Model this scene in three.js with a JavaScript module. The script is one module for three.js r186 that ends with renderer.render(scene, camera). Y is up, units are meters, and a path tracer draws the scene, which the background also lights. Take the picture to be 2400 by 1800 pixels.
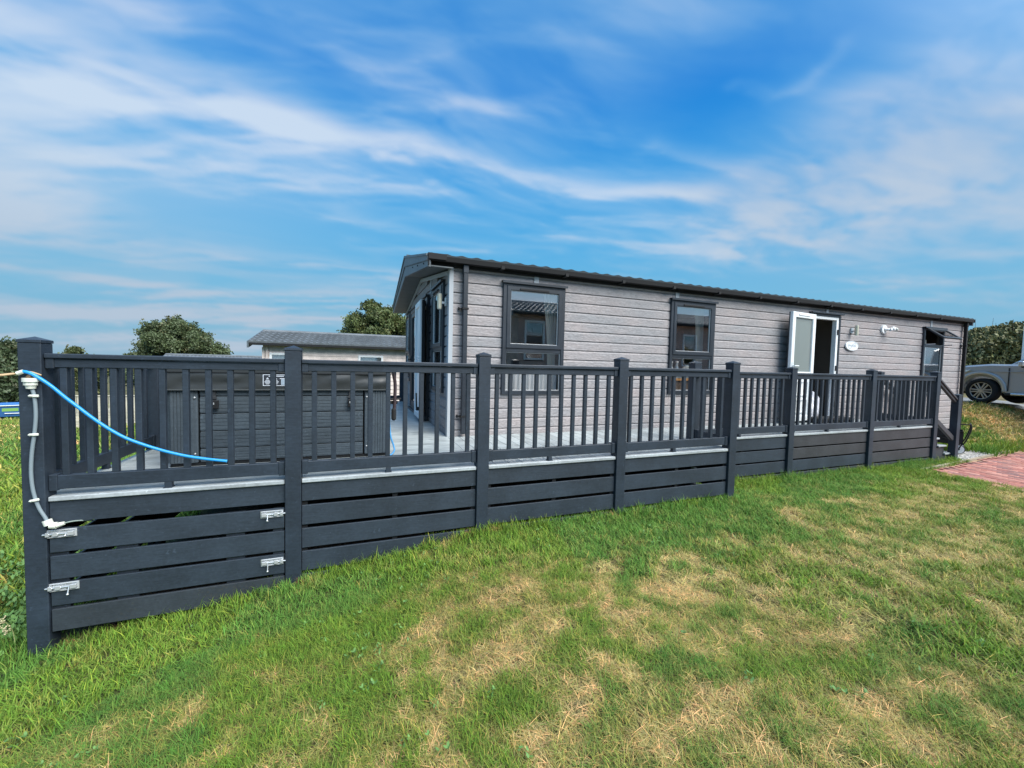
import * as THREE from 'three';
import { RoundedBoxGeometry } from 'three/addons/geometries/RoundedBoxGeometry.js';
import { mergeGeometries } from 'three/addons/utils/BufferGeometryUtils.js';

// ---------- camera ----------
const scene = new THREE.Scene();
const camera = new THREE.PerspectiveCamera(87.45, 4 / 3, 0.05, 3000);
camera.rotation.order = 'YXZ';
camera.position.set(0, 1.02, 0);
const DEG = Math.PI / 180;
camera.rotation.set(-2.65 * DEG, -21.06 * DEG, 1.33 * DEG);

const EXPOSURE = 1.75;
const renderer = new THREE.WebGLRenderer({ antialias: true });
renderer.toneMapping = THREE.LinearToneMapping;
renderer.toneMappingExposure = EXPOSURE;
renderer.shadowMap.enabled = true;
renderer.shadowMap.type = THREE.PCFSoftShadowMap;

// ---------- noise ----------
function rng(seed) { let a = seed >>> 0; return () => { a = (a + 0x6D2B79F5) >>> 0; let t = a; t = Math.imul(t ^ (t >>> 15), t | 1); t ^= t + Math.imul(t ^ (t >>> 7), t | 61); return ((t ^ (t >>> 14)) >>> 0) / 4294967296; }; }
const rnd = rng(12345);
const R = (a, b) => a + (b - a) * rnd();
function hash(ix, iy, s) { let h = Math.imul(ix, 374761393) ^ Math.imul(iy, 668265263) ^ Math.imul(s, 1442695041); h = Math.imul(h ^ (h >>> 13), 1274126177); h ^= h >>> 16; return (h >>> 0) / 4294967296; }
const fade = t => t * t * (3 - 2 * t);
function vn(x, y, s = 0, px = 0, py = 0) {
  let ix = Math.floor(x), iy = Math.floor(y); const fx = fade(x - ix), fy = fade(y - iy);
  const w = (a, p) => p ? ((a % p) + p) % p : a;
  const x0 = w(ix, px), x1 = w(ix + 1, px), y0 = w(iy, py), y1 = w(iy + 1, py);
  const a = hash(x0, y0, s), b = hash(x1, y0, s), c = hash(x0, y1, s), d = hash(x1, y1, s);
  return a + (b - a) * fx + (c - a) * fy + (a - b - c + d) * fx * fy;
}
function fbm(x, y, o = 4, s = 0, px = 0, py = 0) { let v = 0, a = 0.5, n = 0; for (let i = 0; i < o; i++) { v += a * vn(x, y, s + i * 17, px, py); n += a; x *= 2; y *= 2; px *= 2; py *= 2; a *= 0.5; } return v / n; }
const clamp = (x, a, b) => Math.min(b, Math.max(a, x));
const sst = (a, b, x) => { const t = clamp((x - a) / (b - a), 0, 1); return t * t * (3 - 2 * t); };
const mix = (a, b, t) => a + (b - a) * t;
const lin = c => { c /= 255; return c <= 0.04045 ? c / 12.92 : Math.pow((c + 0.055) / 1.055, 2.4); };

// ---------- sky: a computed dome of thin blue air and high cloud ----------
function skyTexture() {
  const W = 2048, H = 1024, data = new Float32Array(W * H * 4);
  // cloud streaks, as azimuth (0 = north, east positive) and elevation in degrees; width, strength
  const ST = [
    [[[-60, 20], [-44, 22], [-31.5, 23.3], [-26.2, 24.6], [-19.7, 25.4], [-12.8, 25.8], [-7.2, 25.8]], 2.9, 1.0],
    [[[-12, 26.6], [-0.9, 26.4], [7.3, 26.9], [16.1, 26.1], [25.2, 24.3], [32.8, 22.7], [40.0, 22.2], [44.5, 21.4]], 1.25, 0.6],
    [[[-1.9, 18.5], [4.4, 17.7], [10.6, 15.9], [18.9, 15.6], [26.7, 15.3]], 0.9, 0.3],
    [[[-21.7, 10.2], [-16.0, 11.2], [-9.2, 11.5], [-0.8, 11.7], [4.5, 11.8]], 0.8, 0.42],
    [[[-38, 13.5], [-32.0, 13.8], [-30.5, 14.1], [-28.5, 14.3]], 2.6, 0.6],
    [[[51.8, 17.9], [60.8, 16.8], [69.1, 16.1], [80, 15]], 3.6, 0.5],
    [[[39.8, 27.8], [45.4, 25.2], [49.6, 23.3]], 1.0, 0.3],
    [[[49.2, 31.4], [53.9, 29.8], [57.7, 30.3], [60, 31.9]], 0.6, 0.22],
    [[[-13.0, 7.3], [-4.1, 8.8], [4.5, 9.8]], 0.9, 0.4],
    [[[0, 33.6], [6, 34.6], [12, 36.3]], 1.1, 0.22],
    [[[-34, 2.6], [-25, 3.8], [-10, 4.6]], 0.8, 0.4],
    [[[58, 24.5], [68, 26], [80, 27]], 4.5, 0.42],
    [[[-34, 8.4], [-26, 7.9], [-18, 8.3]], 1.3, 0.35],
  ];
  const top = [[90, 30, 112, 200], [46, 46, 132, 212], [33, 18, 128, 218], [24, 44, 152, 226], [15, 74, 172, 228], [8, 104, 184, 222], [3, 132, 184, 210], [0, 150, 184, 204]];
  for (let j = 0; j < H; j++) {
    const el = ((j + 0.5) / H - 0.5) * 180, e = Math.max(el, 0);
    let c = [0, 0, 0];
    for (let k = 0; k < top.length - 1; k++) if (e <= top[k][0] && e >= top[k + 1][0]) { const t = (e - top[k + 1][0]) / (top[k][0] - top[k + 1][0]); c = [1, 2, 3].map(i => mix(lin(top[k + 1][i]), lin(top[k][i]), t)); }
    const y = Math.sin(e * DEG), pr = 1 / (y + 0.13);
    for (let i = 0; i < W; i++) {
      const u = (i + 0.5) / W, th = (u - 0.5) * 2 * Math.PI;        // three: u = atan2(z, x) / 2pi + 0.5
      const dx = Math.cos(th), dz = Math.sin(th);
      let az = Math.atan2(dx, -dz) / DEG;
      const ch = Math.cos(e * DEG), X = dx * ch * pr, Z = dz * ch * pr;
      // wispy high cloud in a flat layer, drawn out east-west
      const wx = fbm(X * 1.3 + 7, Z * 1.3 + 3, 4, 5) - 0.5, wz = fbm(X * 1.3 + 40, Z * 1.3 - 9, 4, 9) - 0.5;
      const v1 = fbm(X * 0.62 + wx * 0.8 + 3.3, Z * 1.5 + wz * 0.8 + 1.7, 5, 21);
      const v2 = fbm(X * 2.0 + Z * 0.8 + wx * 1.6, Z * 7.4 - X * 2.2 + wz * 1.2, 6, 51);
      const v3 = fbm(X * 6 + wx * 4, Z * 15 + wz * 4, 4, 71);
      let cl = 0.2 + sst(0.42, 0.85, v1) * 0.32 + sst(0.42, 0.78, v2) * sst(0.28, 0.6, v1) * 0.34 + (v3 - 0.5) * 0.36 * sst(0.28, 0.6, v1);
      // broad clear lane of deep blue to the north-east, and thicker veil to the north-west
      const clr = Math.exp(-(Math.pow((az - 48) / 17, 2) + Math.pow((el - 30) / 8, 2)));
      const clr2 = Math.exp(-(Math.pow((az - 15) / 40, 2) + Math.pow((el - 46) / 9, 2)));
      cl *= 1 - 0.9 * clr - 0.45 * clr2;
      cl += 0.08 * Math.exp(-Math.pow((az + 24) / 26, 2) - Math.pow((el - 25) / 9, 2));
      cl += 0.36 * Math.exp(-Math.pow((az + 30) / 30, 2) - Math.pow((el - 15) / 8, 2)) * (0.6 + v1) + 0.26 * Math.exp(-Math.pow((az - 66) / 26, 2) - Math.pow((el - 14) / 9, 2)) * (0.5 + v1);
      cl += 0.3 * sst(0.45, 0.7, v1) * Math.exp(-Math.pow((az + 30) / 20, 2) - Math.pow((el - 7) / 4.5, 2));
      if (el > -2 && el < 50 && az > -75 && az < 95) {
        const wa = az + wx * 5 + (v3 - 0.5) * 2.4, we = el + wz * 2.4 + (v2 - 0.5) * 2.0 + (v3 - 0.5) * 0.9;
        for (const [P, wd, st] of ST) {
          let best = 1e9;
          for (let k = 0; k < P.length - 1; k++) {
            const ax = P[k][0], ay = P[k][1], bx = P[k + 1][0] - ax, by = P[k + 1][1] - ay;
            const t = clamp(((wa - ax) * bx + (we - ay) * by) / (bx * bx + by * by), 0, 1);
            const qx = (wa - ax - bx * t) * 0.55, qy = we - ay - by * t, d = qx * qx + qy * qy; if (d < best) best = d;
          }
          const s = st * Math.exp(-best / (wd * wd)) * clamp(0.5 + 1.1 * (v2 - 0.3) + (v3 - 0.5) * 0.9, 0.1, 1.15);
          cl = cl + s * (1 - clamp(cl, 0, 1) * 0.75);
        }
      }
      // layered bands low down
      const band = fbm(az * 0.045 + 3, el * 0.9 + wx * 1.5, 4, 88);
      cl += sst(0.46, 0.75, band) * 0.42 * sst(15, 3, el) ;
      cl = clamp(cl, 0, 1);
      // thin overcast, whiter where the sun stands behind it
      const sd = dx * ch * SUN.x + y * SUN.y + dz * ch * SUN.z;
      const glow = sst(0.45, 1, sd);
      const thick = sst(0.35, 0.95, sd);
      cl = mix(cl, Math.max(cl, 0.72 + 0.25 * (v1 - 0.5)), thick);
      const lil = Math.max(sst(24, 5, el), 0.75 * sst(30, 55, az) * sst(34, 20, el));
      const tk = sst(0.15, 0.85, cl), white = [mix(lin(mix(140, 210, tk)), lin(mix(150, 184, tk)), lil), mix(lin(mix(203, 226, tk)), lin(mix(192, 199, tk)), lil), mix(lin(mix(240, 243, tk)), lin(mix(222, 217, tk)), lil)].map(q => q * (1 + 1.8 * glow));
      const o = (j * W + i) * 4, k = cl * 0.9, low = el < 0 ? Math.exp(el / 6) : 1;
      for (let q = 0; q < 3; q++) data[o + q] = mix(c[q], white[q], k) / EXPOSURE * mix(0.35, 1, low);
      data[o + 3] = 1;
    }
  }
  const t = new THREE.DataTexture(data, W, H, THREE.RGBAFormat, THREE.FloatType);
  t.mapping = THREE.EquirectangularReflectionMapping; t.magFilter = t.minFilter = THREE.LinearFilter; t.wrapS = THREE.RepeatWrapping; t.needsUpdate = true;
  return t;
}
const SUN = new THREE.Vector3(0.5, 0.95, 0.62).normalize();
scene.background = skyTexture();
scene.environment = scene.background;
const sun = new THREE.DirectionalLight(new THREE.Color(1, 0.95, 0.87), 3.6);
sun.position.copy(SUN).multiplyScalar(60); sun.target.position.set(3, 0, -4);
sun.castShadow = true; sun.shadow.radius = 90; sun.shadow.mapSize.set(2048, 2048);
Object.assign(sun.shadow.camera, { left: -40, right: 40, top: 40, bottom: -40, near: 1, far: 160 });
scene.add(sun, sun.target);

// ---------- building blocks ----------
const used = {};
const numbered = n => { const k = used[n] = (used[n] ?? -1) + 1; return k ? `${n}_${String(k).padStart(3, '0')}` : n; };
function thing(name, label, category, group, pos = [0, 0, 0], turn = 0) {
  const o = new THREE.Group(); o.name = numbered(name); o.position.set(...pos); o.rotation.y = turn;
  o.userData = { label, category }; if (group) o.userData.group = group; scene.add(o); return o;
}
function uvBox(g, ou = 0, ov = 0) {
  if (g.index) g = g.toNonIndexed();
  const p = g.attributes.position, uv = new Float32Array(p.count * 2), a = new THREE.Vector3(), b = new THREE.Vector3(), c = new THREE.Vector3();
  for (let i = 0; i < p.count; i += 3) {
    a.fromBufferAttribute(p, i); b.fromBufferAttribute(p, i + 1); c.fromBufferAttribute(p, i + 2);
    const n = b.clone().sub(a).cross(c.clone().sub(a)), ax = Math.abs(n.x), ay = Math.abs(n.y), az = Math.abs(n.z);
    [a, b, c].forEach((v, k) => { let s, t; if (ax > ay && ax > az) { s = v.z; t = v.y; } else if (ay > az) { s = v.x; t = v.z; } else { s = v.x; t = v.y; } uv[(i + k) * 2] = s + ou; uv[(i + k) * 2 + 1] = t + ov; });
  }
  g.setAttribute('uv', new THREE.BufferAttribute(uv, 2)); return g;
}
function mrg(list) { list = list.flat().map(g => { g = g.index ? g.toNonIndexed() : g; for (const k of Object.keys(g.attributes)) if (!['position', 'normal', 'uv'].includes(k)) g.deleteAttribute(k); if (!g.attributes.uv) g.setAttribute('uv', new THREE.BufferAttribute(new Float32Array(g.attributes.position.count * 2), 2)); return g; }); return list.length > 1 ? mergeGeometries(list) : list[0]; }
function part(name, geo, mat, parent, label) {
  let g = Array.isArray(geo) ? mrg(geo) : geo;
  if (mat.userData.turnUV) { g = uvBox(g, rnd() * 7, rnd() * 7); }
  const m = new THREE.Mesh(g, mat); m.name = parent === scene ? numbered(name) : name; m.castShadow = m.receiveShadow = true; if (label) m.userData.label = label; parent.add(m); return m;
}
function solo(name, geo, mat, label, category, group) { const m = part(name, geo, mat, scene); m.userData.label = label; m.userData.category = category; if (group) m.userData.group = group; return m; }
function bx(w, h, d, x = 0, y = 0, z = 0, r = 0) { const g = r ? new RoundedBoxGeometry(w, h, d, 1, r) : new THREE.BoxGeometry(w, h, d); g.translate(x, y, z); return g; }
const bb = (x0, x1, y0, y1, z0, z1, r = 0) => bx(x1 - x0, y1 - y0, z1 - z0, (x0 + x1) / 2, (y0 + y1) / 2, (z0 + z1) / 2, r);
function tube(pts, r, seg = 24, rad = 8, closed = false) { return new THREE.TubeGeometry(new THREE.CatmullRomCurve3(pts.map(p => new THREE.Vector3(...p)), closed), seg, r, rad, closed); }
function rod(a, b, r, r2 = r, n = 8) { const A = new THREE.Vector3(...a), Bv = new THREE.Vector3(...b), d = Bv.clone().sub(A), g = new THREE.CylinderGeometry(r2, r, d.length(), n); g.translate(0, d.length() / 2, 0); g.applyQuaternion(new THREE.Quaternion().setFromUnitVectors(new THREE.Vector3(0, 1, 0), d.normalize())); g.translate(...a); return g; }
function poly(pts, depth, bevel = 0) { const s = new THREE.Shape(pts.map(p => new THREE.Vector2(p[0], p[1]))); return new THREE.ExtrudeGeometry(s, { depth, bevelEnabled: bevel > 0, bevelSize: bevel, bevelThickness: bevel, bevelSegments: 1 }); }
function sheetWithHoles(x0, x1, y0, y1, holes, depth) { const s = new THREE.Shape([[x0, y0], [x1, y0], [x1, y1], [x0, y1]].map(p => new THREE.Vector2(...p))); for (const h of holes) { const p = new THREE.Path([[h[0], h[2]], [h[0], h[3]], [h[1], h[3]], [h[1], h[2]]].map(q => new THREE.Vector2(...q))); s.holes.push(p); } return new THREE.ExtrudeGeometry(s, { depth, bevelEnabled: false }); }
function ring(x0, x1, y0, y1, t, depth, z = 0, bev = 0.006) {     // rectangular frame with a small bevel, front at z + depth
  const s = new THREE.Shape([[x0 + bev, y0 + bev], [x1 - bev, y0 + bev], [x1 - bev, y1 - bev], [x0 + bev, y1 - bev]].map(p => new THREE.Vector2(...p)));
  s.holes.push(new THREE.Path([[x0 + t - bev, y0 + t - bev], [x0 + t - bev, y1 - t + bev], [x1 - t + bev, y1 - t + bev], [x1 - t + bev, y0 + t - bev]].map(p => new THREE.Vector2(...p))));
  const g = new THREE.ExtrudeGeometry(s, { depth: depth - 2 * bev, bevelEnabled: true, bevelSize: bev, bevelThickness: bev, bevelSegments: 1 }); g.translate(0, 0, z + bev); return g;
}

// ---------- textures and materials ----------
function dtex(w, h, fn, srgb = true, rx = 1, ry = 1) {
  const d = new Uint8Array(w * h * 4);
  for (let j = 0; j < h; j++) for (let i = 0; i < w; i++) { const c = fn(i / w, j / h), o = (j * w + i) * 4; if (typeof c === 'number') d[o] = d[o + 1] = d[o + 2] = clamp(c, 0, 1) * 255; else { d[o] = clamp(c[0], 0, 255); d[o + 1] = clamp(c[1], 0, 255); d[o + 2] = clamp(c[2], 0, 255); } d[o + 3] = 255; }
  const t = new THREE.DataTexture(d, w, h); t.wrapS = t.wrapT = THREE.RepeatWrapping; t.magFilter = THREE.LinearFilter; t.minFilter = THREE.LinearMipmapLinearFilter; t.generateMipmaps = true; if (srgb) t.colorSpace = THREE.SRGBColorSpace; t.repeat.set(rx, ry); t.needsUpdate = true; return t;
}
const std = (color, roughness = 0.6, o = {}) => { const { uv, ...r } = o; const m = new THREE.MeshStandardMaterial({ color: new THREE.Color(color), roughness, ...r }); if (uv) m.userData.turnUV = true; return m; };
// embossed weathered-timber board, 4 m x 2 m of it
const grainAt = (u, v) => {
  const w = fbm(u * 8, v * 8, 3, 3, 8, 8) - 0.5;
  const g = fbm(u * 48, v * 240 + w * 8, 4, 11, 48, 240), f = fbm(u * 150, v * 230, 3, 31, 150, 230), l = fbm(u * 10, v * 14, 3, 61, 10, 14);
  return [g, f, l];
};
const GR = []; { const n = 1024, h = 512; for (let j = 0; j < h; j++) for (let i = 0; i < n; i++) GR.push(grainAt(i / n, j / h)); }
const gget = (u, v) => GR[Math.min(511, Math.floor(v * 512)) * 1024 + Math.min(1023, Math.floor(u * 1024))];
const cladMap = dtex(1024, 512, (u, v) => { const [g, f, l] = gget(u, v); const k = (g - 0.5) * 28 + (f - 0.5) * 38 + (l - 0.5) * 12; const w = (l - 0.5) * 10; return [147 + k + w, 143.5 + k, 145 + k - w * 0.4]; }, true, 0.25, 0.5);
const cladBump = dtex(1024, 512, (u, v) => { const [g, f] = gget(u, v); return 0.5 + (g - 0.5) * 0.7 + (f - 0.5) * 0.9; }, false, 0.25, 0.5);
const pvcMap = dtex(512, 512, (u, v) => {
  const l = fbm(u * 6, v * 6, 4, 5, 6, 6), f = fbm(u * 90, v * 90, 2, 7, 90, 90), sp = vn(u * 256, v * 256, 19, 256, 256), sc = fbm(u * 12, v * 200, 2, 77, 12, 200);
  let k = 1 + (l - 0.5) * 0.34 + (f - 0.5) * 0.16 + (sc - 0.5) * 0.1; if (sp > 0.985 && l > 0.5) k += 0.5; const sl = fbm(u * 40 + v * 26, v * 3 - u * 3, 2, 401); if (fbm(u * 70 - v * 50, v * 60 + u * 30, 1, 411) > 0.93 && sl > 0.5) k += 0.28;
  return [240 * k * 0.86, 240 * k * 0.86, 240 * k * 0.86];
}, true, 0.7, 0.7);
const pvcBump = dtex(512, 512, (u, v) => fbm(u * 30, v * 220, 3, 9, 30, 220), false, 0.7, 0.7);
const deckMap = dtex(512, 512, (u, v) => { const l = fbm(u * 5, v * 5, 4, 15, 5, 5), f = fbm(u * 14, v * 180, 3, 17, 14, 180), s = sst(0.6, 0.78, fbm(u * 9, v * 9, 3, 27, 9, 9)); const k = 1 + (l - 0.5) * 0.3 + (f - 0.5) * 0.2 - s * 0.1; return [214 * k, 214 * k, 212 * k]; }, true, 0.5, 0.5);
const deckRough = dtex(256, 256, (u, v) => 0.55 + 0.4 * (fbm(u * 7, v * 7, 4, 33, 7, 7) - 0.3), false, 0.5, 0.5);
const mudMap = dtex(512, 512, (u, v) => { const l = fbm(u * 6, v * 6, 4, 5, 6, 6), f = fbm(u * 90, v * 90, 2, 7, 90, 90), k = (1 + (l - 0.5) * 0.34 + (f - 0.5) * 0.16) * 206, s = sst(0.62, 0.74, fbm(u * 130, v * 130, 2, 307, 130, 130)) * sst(0.42, 0.62, fbm(u * 8, v * 8, 3, 309, 8, 8)); return [mix(k, 255, s * 0.55), mix(k, 226, s * 0.5), mix(k, 190, s * 0.45)]; }, true, 0.7, 0.7);
const M = {
  clad: std('#ffffff', 0.78, { map: cladMap, bumpMap: cladBump, bumpScale: 0.004, uv: 1 }),
  grey: std('#333f4d', 0.5, { map: pvcMap, bumpMap: pvcBump, bumpScale: 0.0006, uv: 1 }),
  greyBoard: std('#36424f', 0.55, { map: pvcMap, bumpMap: pvcBump, bumpScale: 0.0008, uv: 1 }),
  greyMud: std('#3b444d', 0.62, { map: mudMap, bumpMap: pvcBump, bumpScale: 0.0008, uv: 1 }),
  greyWarm: std('#45484e', 0.55, { map: pvcMap, bumpMap: pvcBump, bumpScale: 0.0008, uv: 1 }),
  anthra: std('#333b45', 0.42, { map: pvcMap, uv: 1 }),
  black: std('#0a0d11', 0.75),
  deck: std('#c4cdd0', 0.6, { map: deckMap, roughnessMap: deckRough, bumpMap: pvcBump, bumpScale: 0.0008, uv: 1 }),
  trim: std('#bfc8cd', 0.45, { map: pvcMap, uv: 1 }),
  strip: std('#a6adb3', 0.6), white: std('#e4e8ea', 0.35), offwhite: std('#cfd2cc', 0.55),
  soil: std('#4a3c2c', 1), chrome: std('#e6e8e9', 0.22, { metalness: 0.7 }), zinc: std('#c3c7ca', 0.35, { metalness: 0.45 }),
  blue: std('#1f8fd6', 0.35), conduit: std('#7d8b93', 0.5), gland: std('#d9ddd2', 0.5), rope: std('#b39b78', 0.9),
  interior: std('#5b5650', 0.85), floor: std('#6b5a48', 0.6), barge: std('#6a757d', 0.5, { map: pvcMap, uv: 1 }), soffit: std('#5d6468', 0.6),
  roofDark: std('#4a5257', 0.55, { map: pvcMap, uv: 1 }), curtain: new THREE.MeshPhysicalMaterial({ color: '#dfe6e2', roughness: 0.9, transmission: 0.35, thickness: 0, side: THREE.DoubleSide }),
  net: new THREE.MeshPhysicalMaterial({ color: '#e9edf0', roughness: 0.95, transmission: 0.3, thickness: 0, side: THREE.DoubleSide }),
  glass: new THREE.MeshPhysicalMaterial({ color: '#ffffff', roughness: 0.01, transmission: 1, thickness: 0, ior: 2.6 }),
  frost: new THREE.MeshPhysicalMaterial({ color: '#c2cbc8', roughness: 0.45, transmission: 0.75, thickness: 0, ior: 1.5 }),
  oak: std('#b98546', 0.5), rubber: std('#1b1c1e', 0.85), bark: std('#4b4034', 0.95),
};

// ---------- ground ----------
const softcap = (t, c) => c * Math.tanh(Math.max(t, 0) / c);           // rises 1:1, levels off at c
function gh(x, z) {
  let y = -0.665 - 0.075 * sst(3.5, 8, x);
  const L = Math.max(0, 1.2 - x); y -= 0.148 * Math.min(L, 3.4) + 0.055 * softcap(L - 3.4, 45);
  y += 0.87 * sst(11.5, 18.2, x) * sst(-4.0, -6.4, z) + 0.25 * sst(19, 60, x);
  const B = -(z + 5); y -= 0.045 * softcap(B, 60) * (1 - sst(4, 14, x));
  y += 0.05 * softcap(z + 2.4, 5);
  return y;
}
const bump = (x, z) => (fbm(x * 1.7 + 5, z * 1.7 + 9, 3, 41) - 0.5) * 0.07;
const pz = x => -4.1 - (x - 9.8) * 0.085;                  // back edge of the drive
const inPath = (x, z) => x > 9.78 && z > pz(x) && x < 24 && z < 3;
const gy = (x, z) => gh(x, z) + (inPath(x, z) ? 0 : bump(x, z) * (1 - sst(9, 9.7, x) * sst(-4.5, -4.1, z)));
// how dry the grass is, 0 green .. 1 straw
function dry(x, z) {
  let b = 0.0;
  if (z > -4.6) { const nearF = sst(0.25, 1.5, z + (x < 4.6 ? 3.9 : 4.45)); b = mix(-0.36, 0.03 + 0.11 * sst(-0.4, 2.2, x), nearF); b -= 0.2 * sst(0.6, -1.2, x); }
  else if (x > 11) b = mix(-0.25, 0.3, sst(13.2, 17, x));
  else b = mix(-0.3, -0.02, sst(-8, -30, z));
  const n = fbm(x * 2.9 + 2, z * 3.8 + 8, 4, 101), m = fbm(x * 8 + 4, z * 8 + 1, 3, 111), q = fbm(x * 0.55, z * 0.7, 2, 121);
  return clamp((n - 0.5) * 1.35 + (m - 0.5) * 1.7 + (q - 0.5) * 0.45 + 0.385 + b * 1.5, 0, 1);
}
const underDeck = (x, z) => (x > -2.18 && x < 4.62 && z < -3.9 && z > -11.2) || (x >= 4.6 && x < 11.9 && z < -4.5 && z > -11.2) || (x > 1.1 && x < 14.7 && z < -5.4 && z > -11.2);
{
  const N = 340, pos = [], col = [], idx = [], warp = t => 900 * Math.sign(t) * (0.012 * Math.abs(t) + 0.988 * Math.pow(Math.abs(t), 4.2));
  for (let j = 0; j <= N; j++) for (let i = 0; i <= N; i++) {
    const x = 3 + warp(i / N * 2 - 1), z = -5 + warp(j / N * 2 - 1);
    const onPave = x > 9.7 && z > pz(x) - 0.05 && x < 24 && z < 3.2; 
    pos.push(x, gy(x, z) - 0.012 - (onPave ? 0.03 : 0), z);
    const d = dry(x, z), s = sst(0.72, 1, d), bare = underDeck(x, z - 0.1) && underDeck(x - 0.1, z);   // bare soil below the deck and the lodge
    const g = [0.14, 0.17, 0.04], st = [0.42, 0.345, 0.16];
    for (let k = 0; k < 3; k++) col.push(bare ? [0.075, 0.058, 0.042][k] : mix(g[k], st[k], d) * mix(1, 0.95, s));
  }
  for (let j = 0; j < N; j++) for (let i = 0; i < N; i++) { const a = j * (N + 1) + i, b = a + 1, c = a + N + 1, d = c + 1; idx.push(a, c, b, b, c, d); }
  const g = new THREE.BufferGeometry(); g.setAttribute('position', new THREE.Float32BufferAttribute(pos, 3)); g.setAttribute('color', new THREE.Float32BufferAttribute(col, 3));
  const uv = []; for (let i = 0; i < pos.length; i += 3) uv.push(pos[i], pos[i + 2]); g.setAttribute('uv', new THREE.Float32BufferAttribute(uv, 2));
  g.setIndex(idx); g.computeVertexNormals();
  const map = dtex(1024, 1024, (u, v) => { const a = fbm(u * 40, v * 40, 3, 201, 40, 40), b = fbm(u * 150, v * 150, 2, 211, 150, 150), c = fbm(u * 11, v * 11, 3, 221, 11, 11); const k = 0.62 + (a - 0.5) * 0.6 + (b - 0.5) * 0.7 + (c - 0.5) * 0.3; return [255 * k, 250 * k, 240 * k]; }, true, 0.7, 0.7);
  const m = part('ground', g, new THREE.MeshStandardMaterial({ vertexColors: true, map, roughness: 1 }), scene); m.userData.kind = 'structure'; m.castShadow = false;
}

// ---------- grass: tufts of curved blades ----------
function tuft(seed, n, h, w, spread, lie = 0) {
  const r = rng(seed), p = [], c = [];
  for (let i = 0; i < n; i++) {
    const a = r() * 6.283, rr = Math.sqrt(r()) * spread, bx0 = Math.cos(a) * rr, bz0 = Math.sin(a) * rr, th = r() * 6.283, lean = 0.25 + r() * 0.95 + lie * (0.6 + r()), H = h * (0.55 + r() * 0.75), W = w * (0.7 + r() * 0.6);
    const dx = Math.cos(th), dz = Math.sin(th), sx = -dz * W / 2, sz = dx * W / 2, P = [];
    for (let k = 0; k <= 3; k++) { const t = k / 3, o = lean * H * t * t * 0.9, y = H * t * Math.max(0.12, 1 - 0.24 * lean * (0.4 + 0.6 * t)), s = k === 3 ? 0.12 : 1 - 0.25 * t; P.push([bx0 + dx * o - sx * s, y, bz0 + dz * o - sz * s, bx0 + dx * o + sx * s, y, bz0 + dz * o + sz * s]); }
    const straw = r() < 0.16, v = 0.75 + r() * 0.5, q = straw ? [1.9 * v, 1.35 * v, 1.5 * v] : [v * (0.9 + 0.2 * r()), v, v * (0.85 + 0.3 * r())];
    for (let k = 0; k < 3; k++) { const A = P[k], Bq = P[k + 1]; for (const t of [[A, 0], [A, 3], [Bq, 0], [Bq, 0], [A, 3], [Bq, 3]]) { p.push(t[0][t[1]], t[0][t[1] + 1], t[0][t[1] + 2]); c.push(...q); } }
  }
  const g = new THREE.BufferGeometry(); g.setAttribute('position', new THREE.Float32BufferAttribute(p, 3)); g.setAttribute('color', new THREE.Float32BufferAttribute(c, 3)); g.computeVertexNormals(); return g;
}
const grassMat = new THREE.MeshPhysicalMaterial({ vertexColors: true, roughness: 0.8, side: THREE.DoubleSide, transmission: 0.3, thickness: 0, specularIntensity: 0.4 });
const dummy = new THREE.Object3D();
function scatterCopies(name, geos, mat, items, label, parent) {     // items: [x, y, z, turn, scale, sy, color]
  const per = geos.map(() => []); items.forEach((t, i) => per[i % geos.length].push(t));
  per.forEach((L, k) => {
    if (!L.length) return;
    const m = new THREE.InstancedMesh(geos[k], mat, L.length);
    L.forEach((t, i) => { dummy.position.set(t[0], t[1], t[2]); dummy.rotation.set(t[7] || 0, t[3], t[8] || 0); dummy.scale.set(t[4], t[5], t[4]); dummy.updateMatrix(); m.setMatrixAt(i, dummy.matrix); m.setColorAt(i, t[6]); });
    m.name = parent ? name : numbered(name); m.castShadow = m.receiveShadow = true; m.userData.kind = 'stuff'; if (!parent) { m.userData.label = label[k % label.length]; m.userData.category = 'grass'; } (parent || scene).add(m);
  });
}
const CY = 21.06 * DEG;
const seen = (x, z, m = 62) => { const d = Math.hypot(x, z), a = Math.atan2(x, -z) - CY; return Math.abs(Math.atan2(Math.sin(a), Math.cos(a))) < m * DEG && d > 0.55; };
function grassTint(x, z, r) {
  const d = clamp(dry(x, z) + (r() - 0.5) * 0.7, 0, 1), v = 0.82 + r() * 0.36, t = clamp((d - 0.12) / 0.82, 0, 1);
  const hue = fbm(x * 0.9 + 31, z * 0.9, 2, 131);
  const g = hue > 0.5 ? [0.15, 0.275, 0.03] : [0.11, 0.25, 0.038], mid = [0.28, 0.305, 0.07], st = [0.58, 0.47, 0.2];
  const c = t < 0.5 ? [0, 1, 2].map(k => mix(g[k], mid[k], t * 2)) : [0, 1, 2].map(k => mix(mid[k], st[k], t * 2 - 1));
  return [new THREE.Color().setRGB(c[0] * v, c[1] * v, c[2] * v), d];
}
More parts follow.
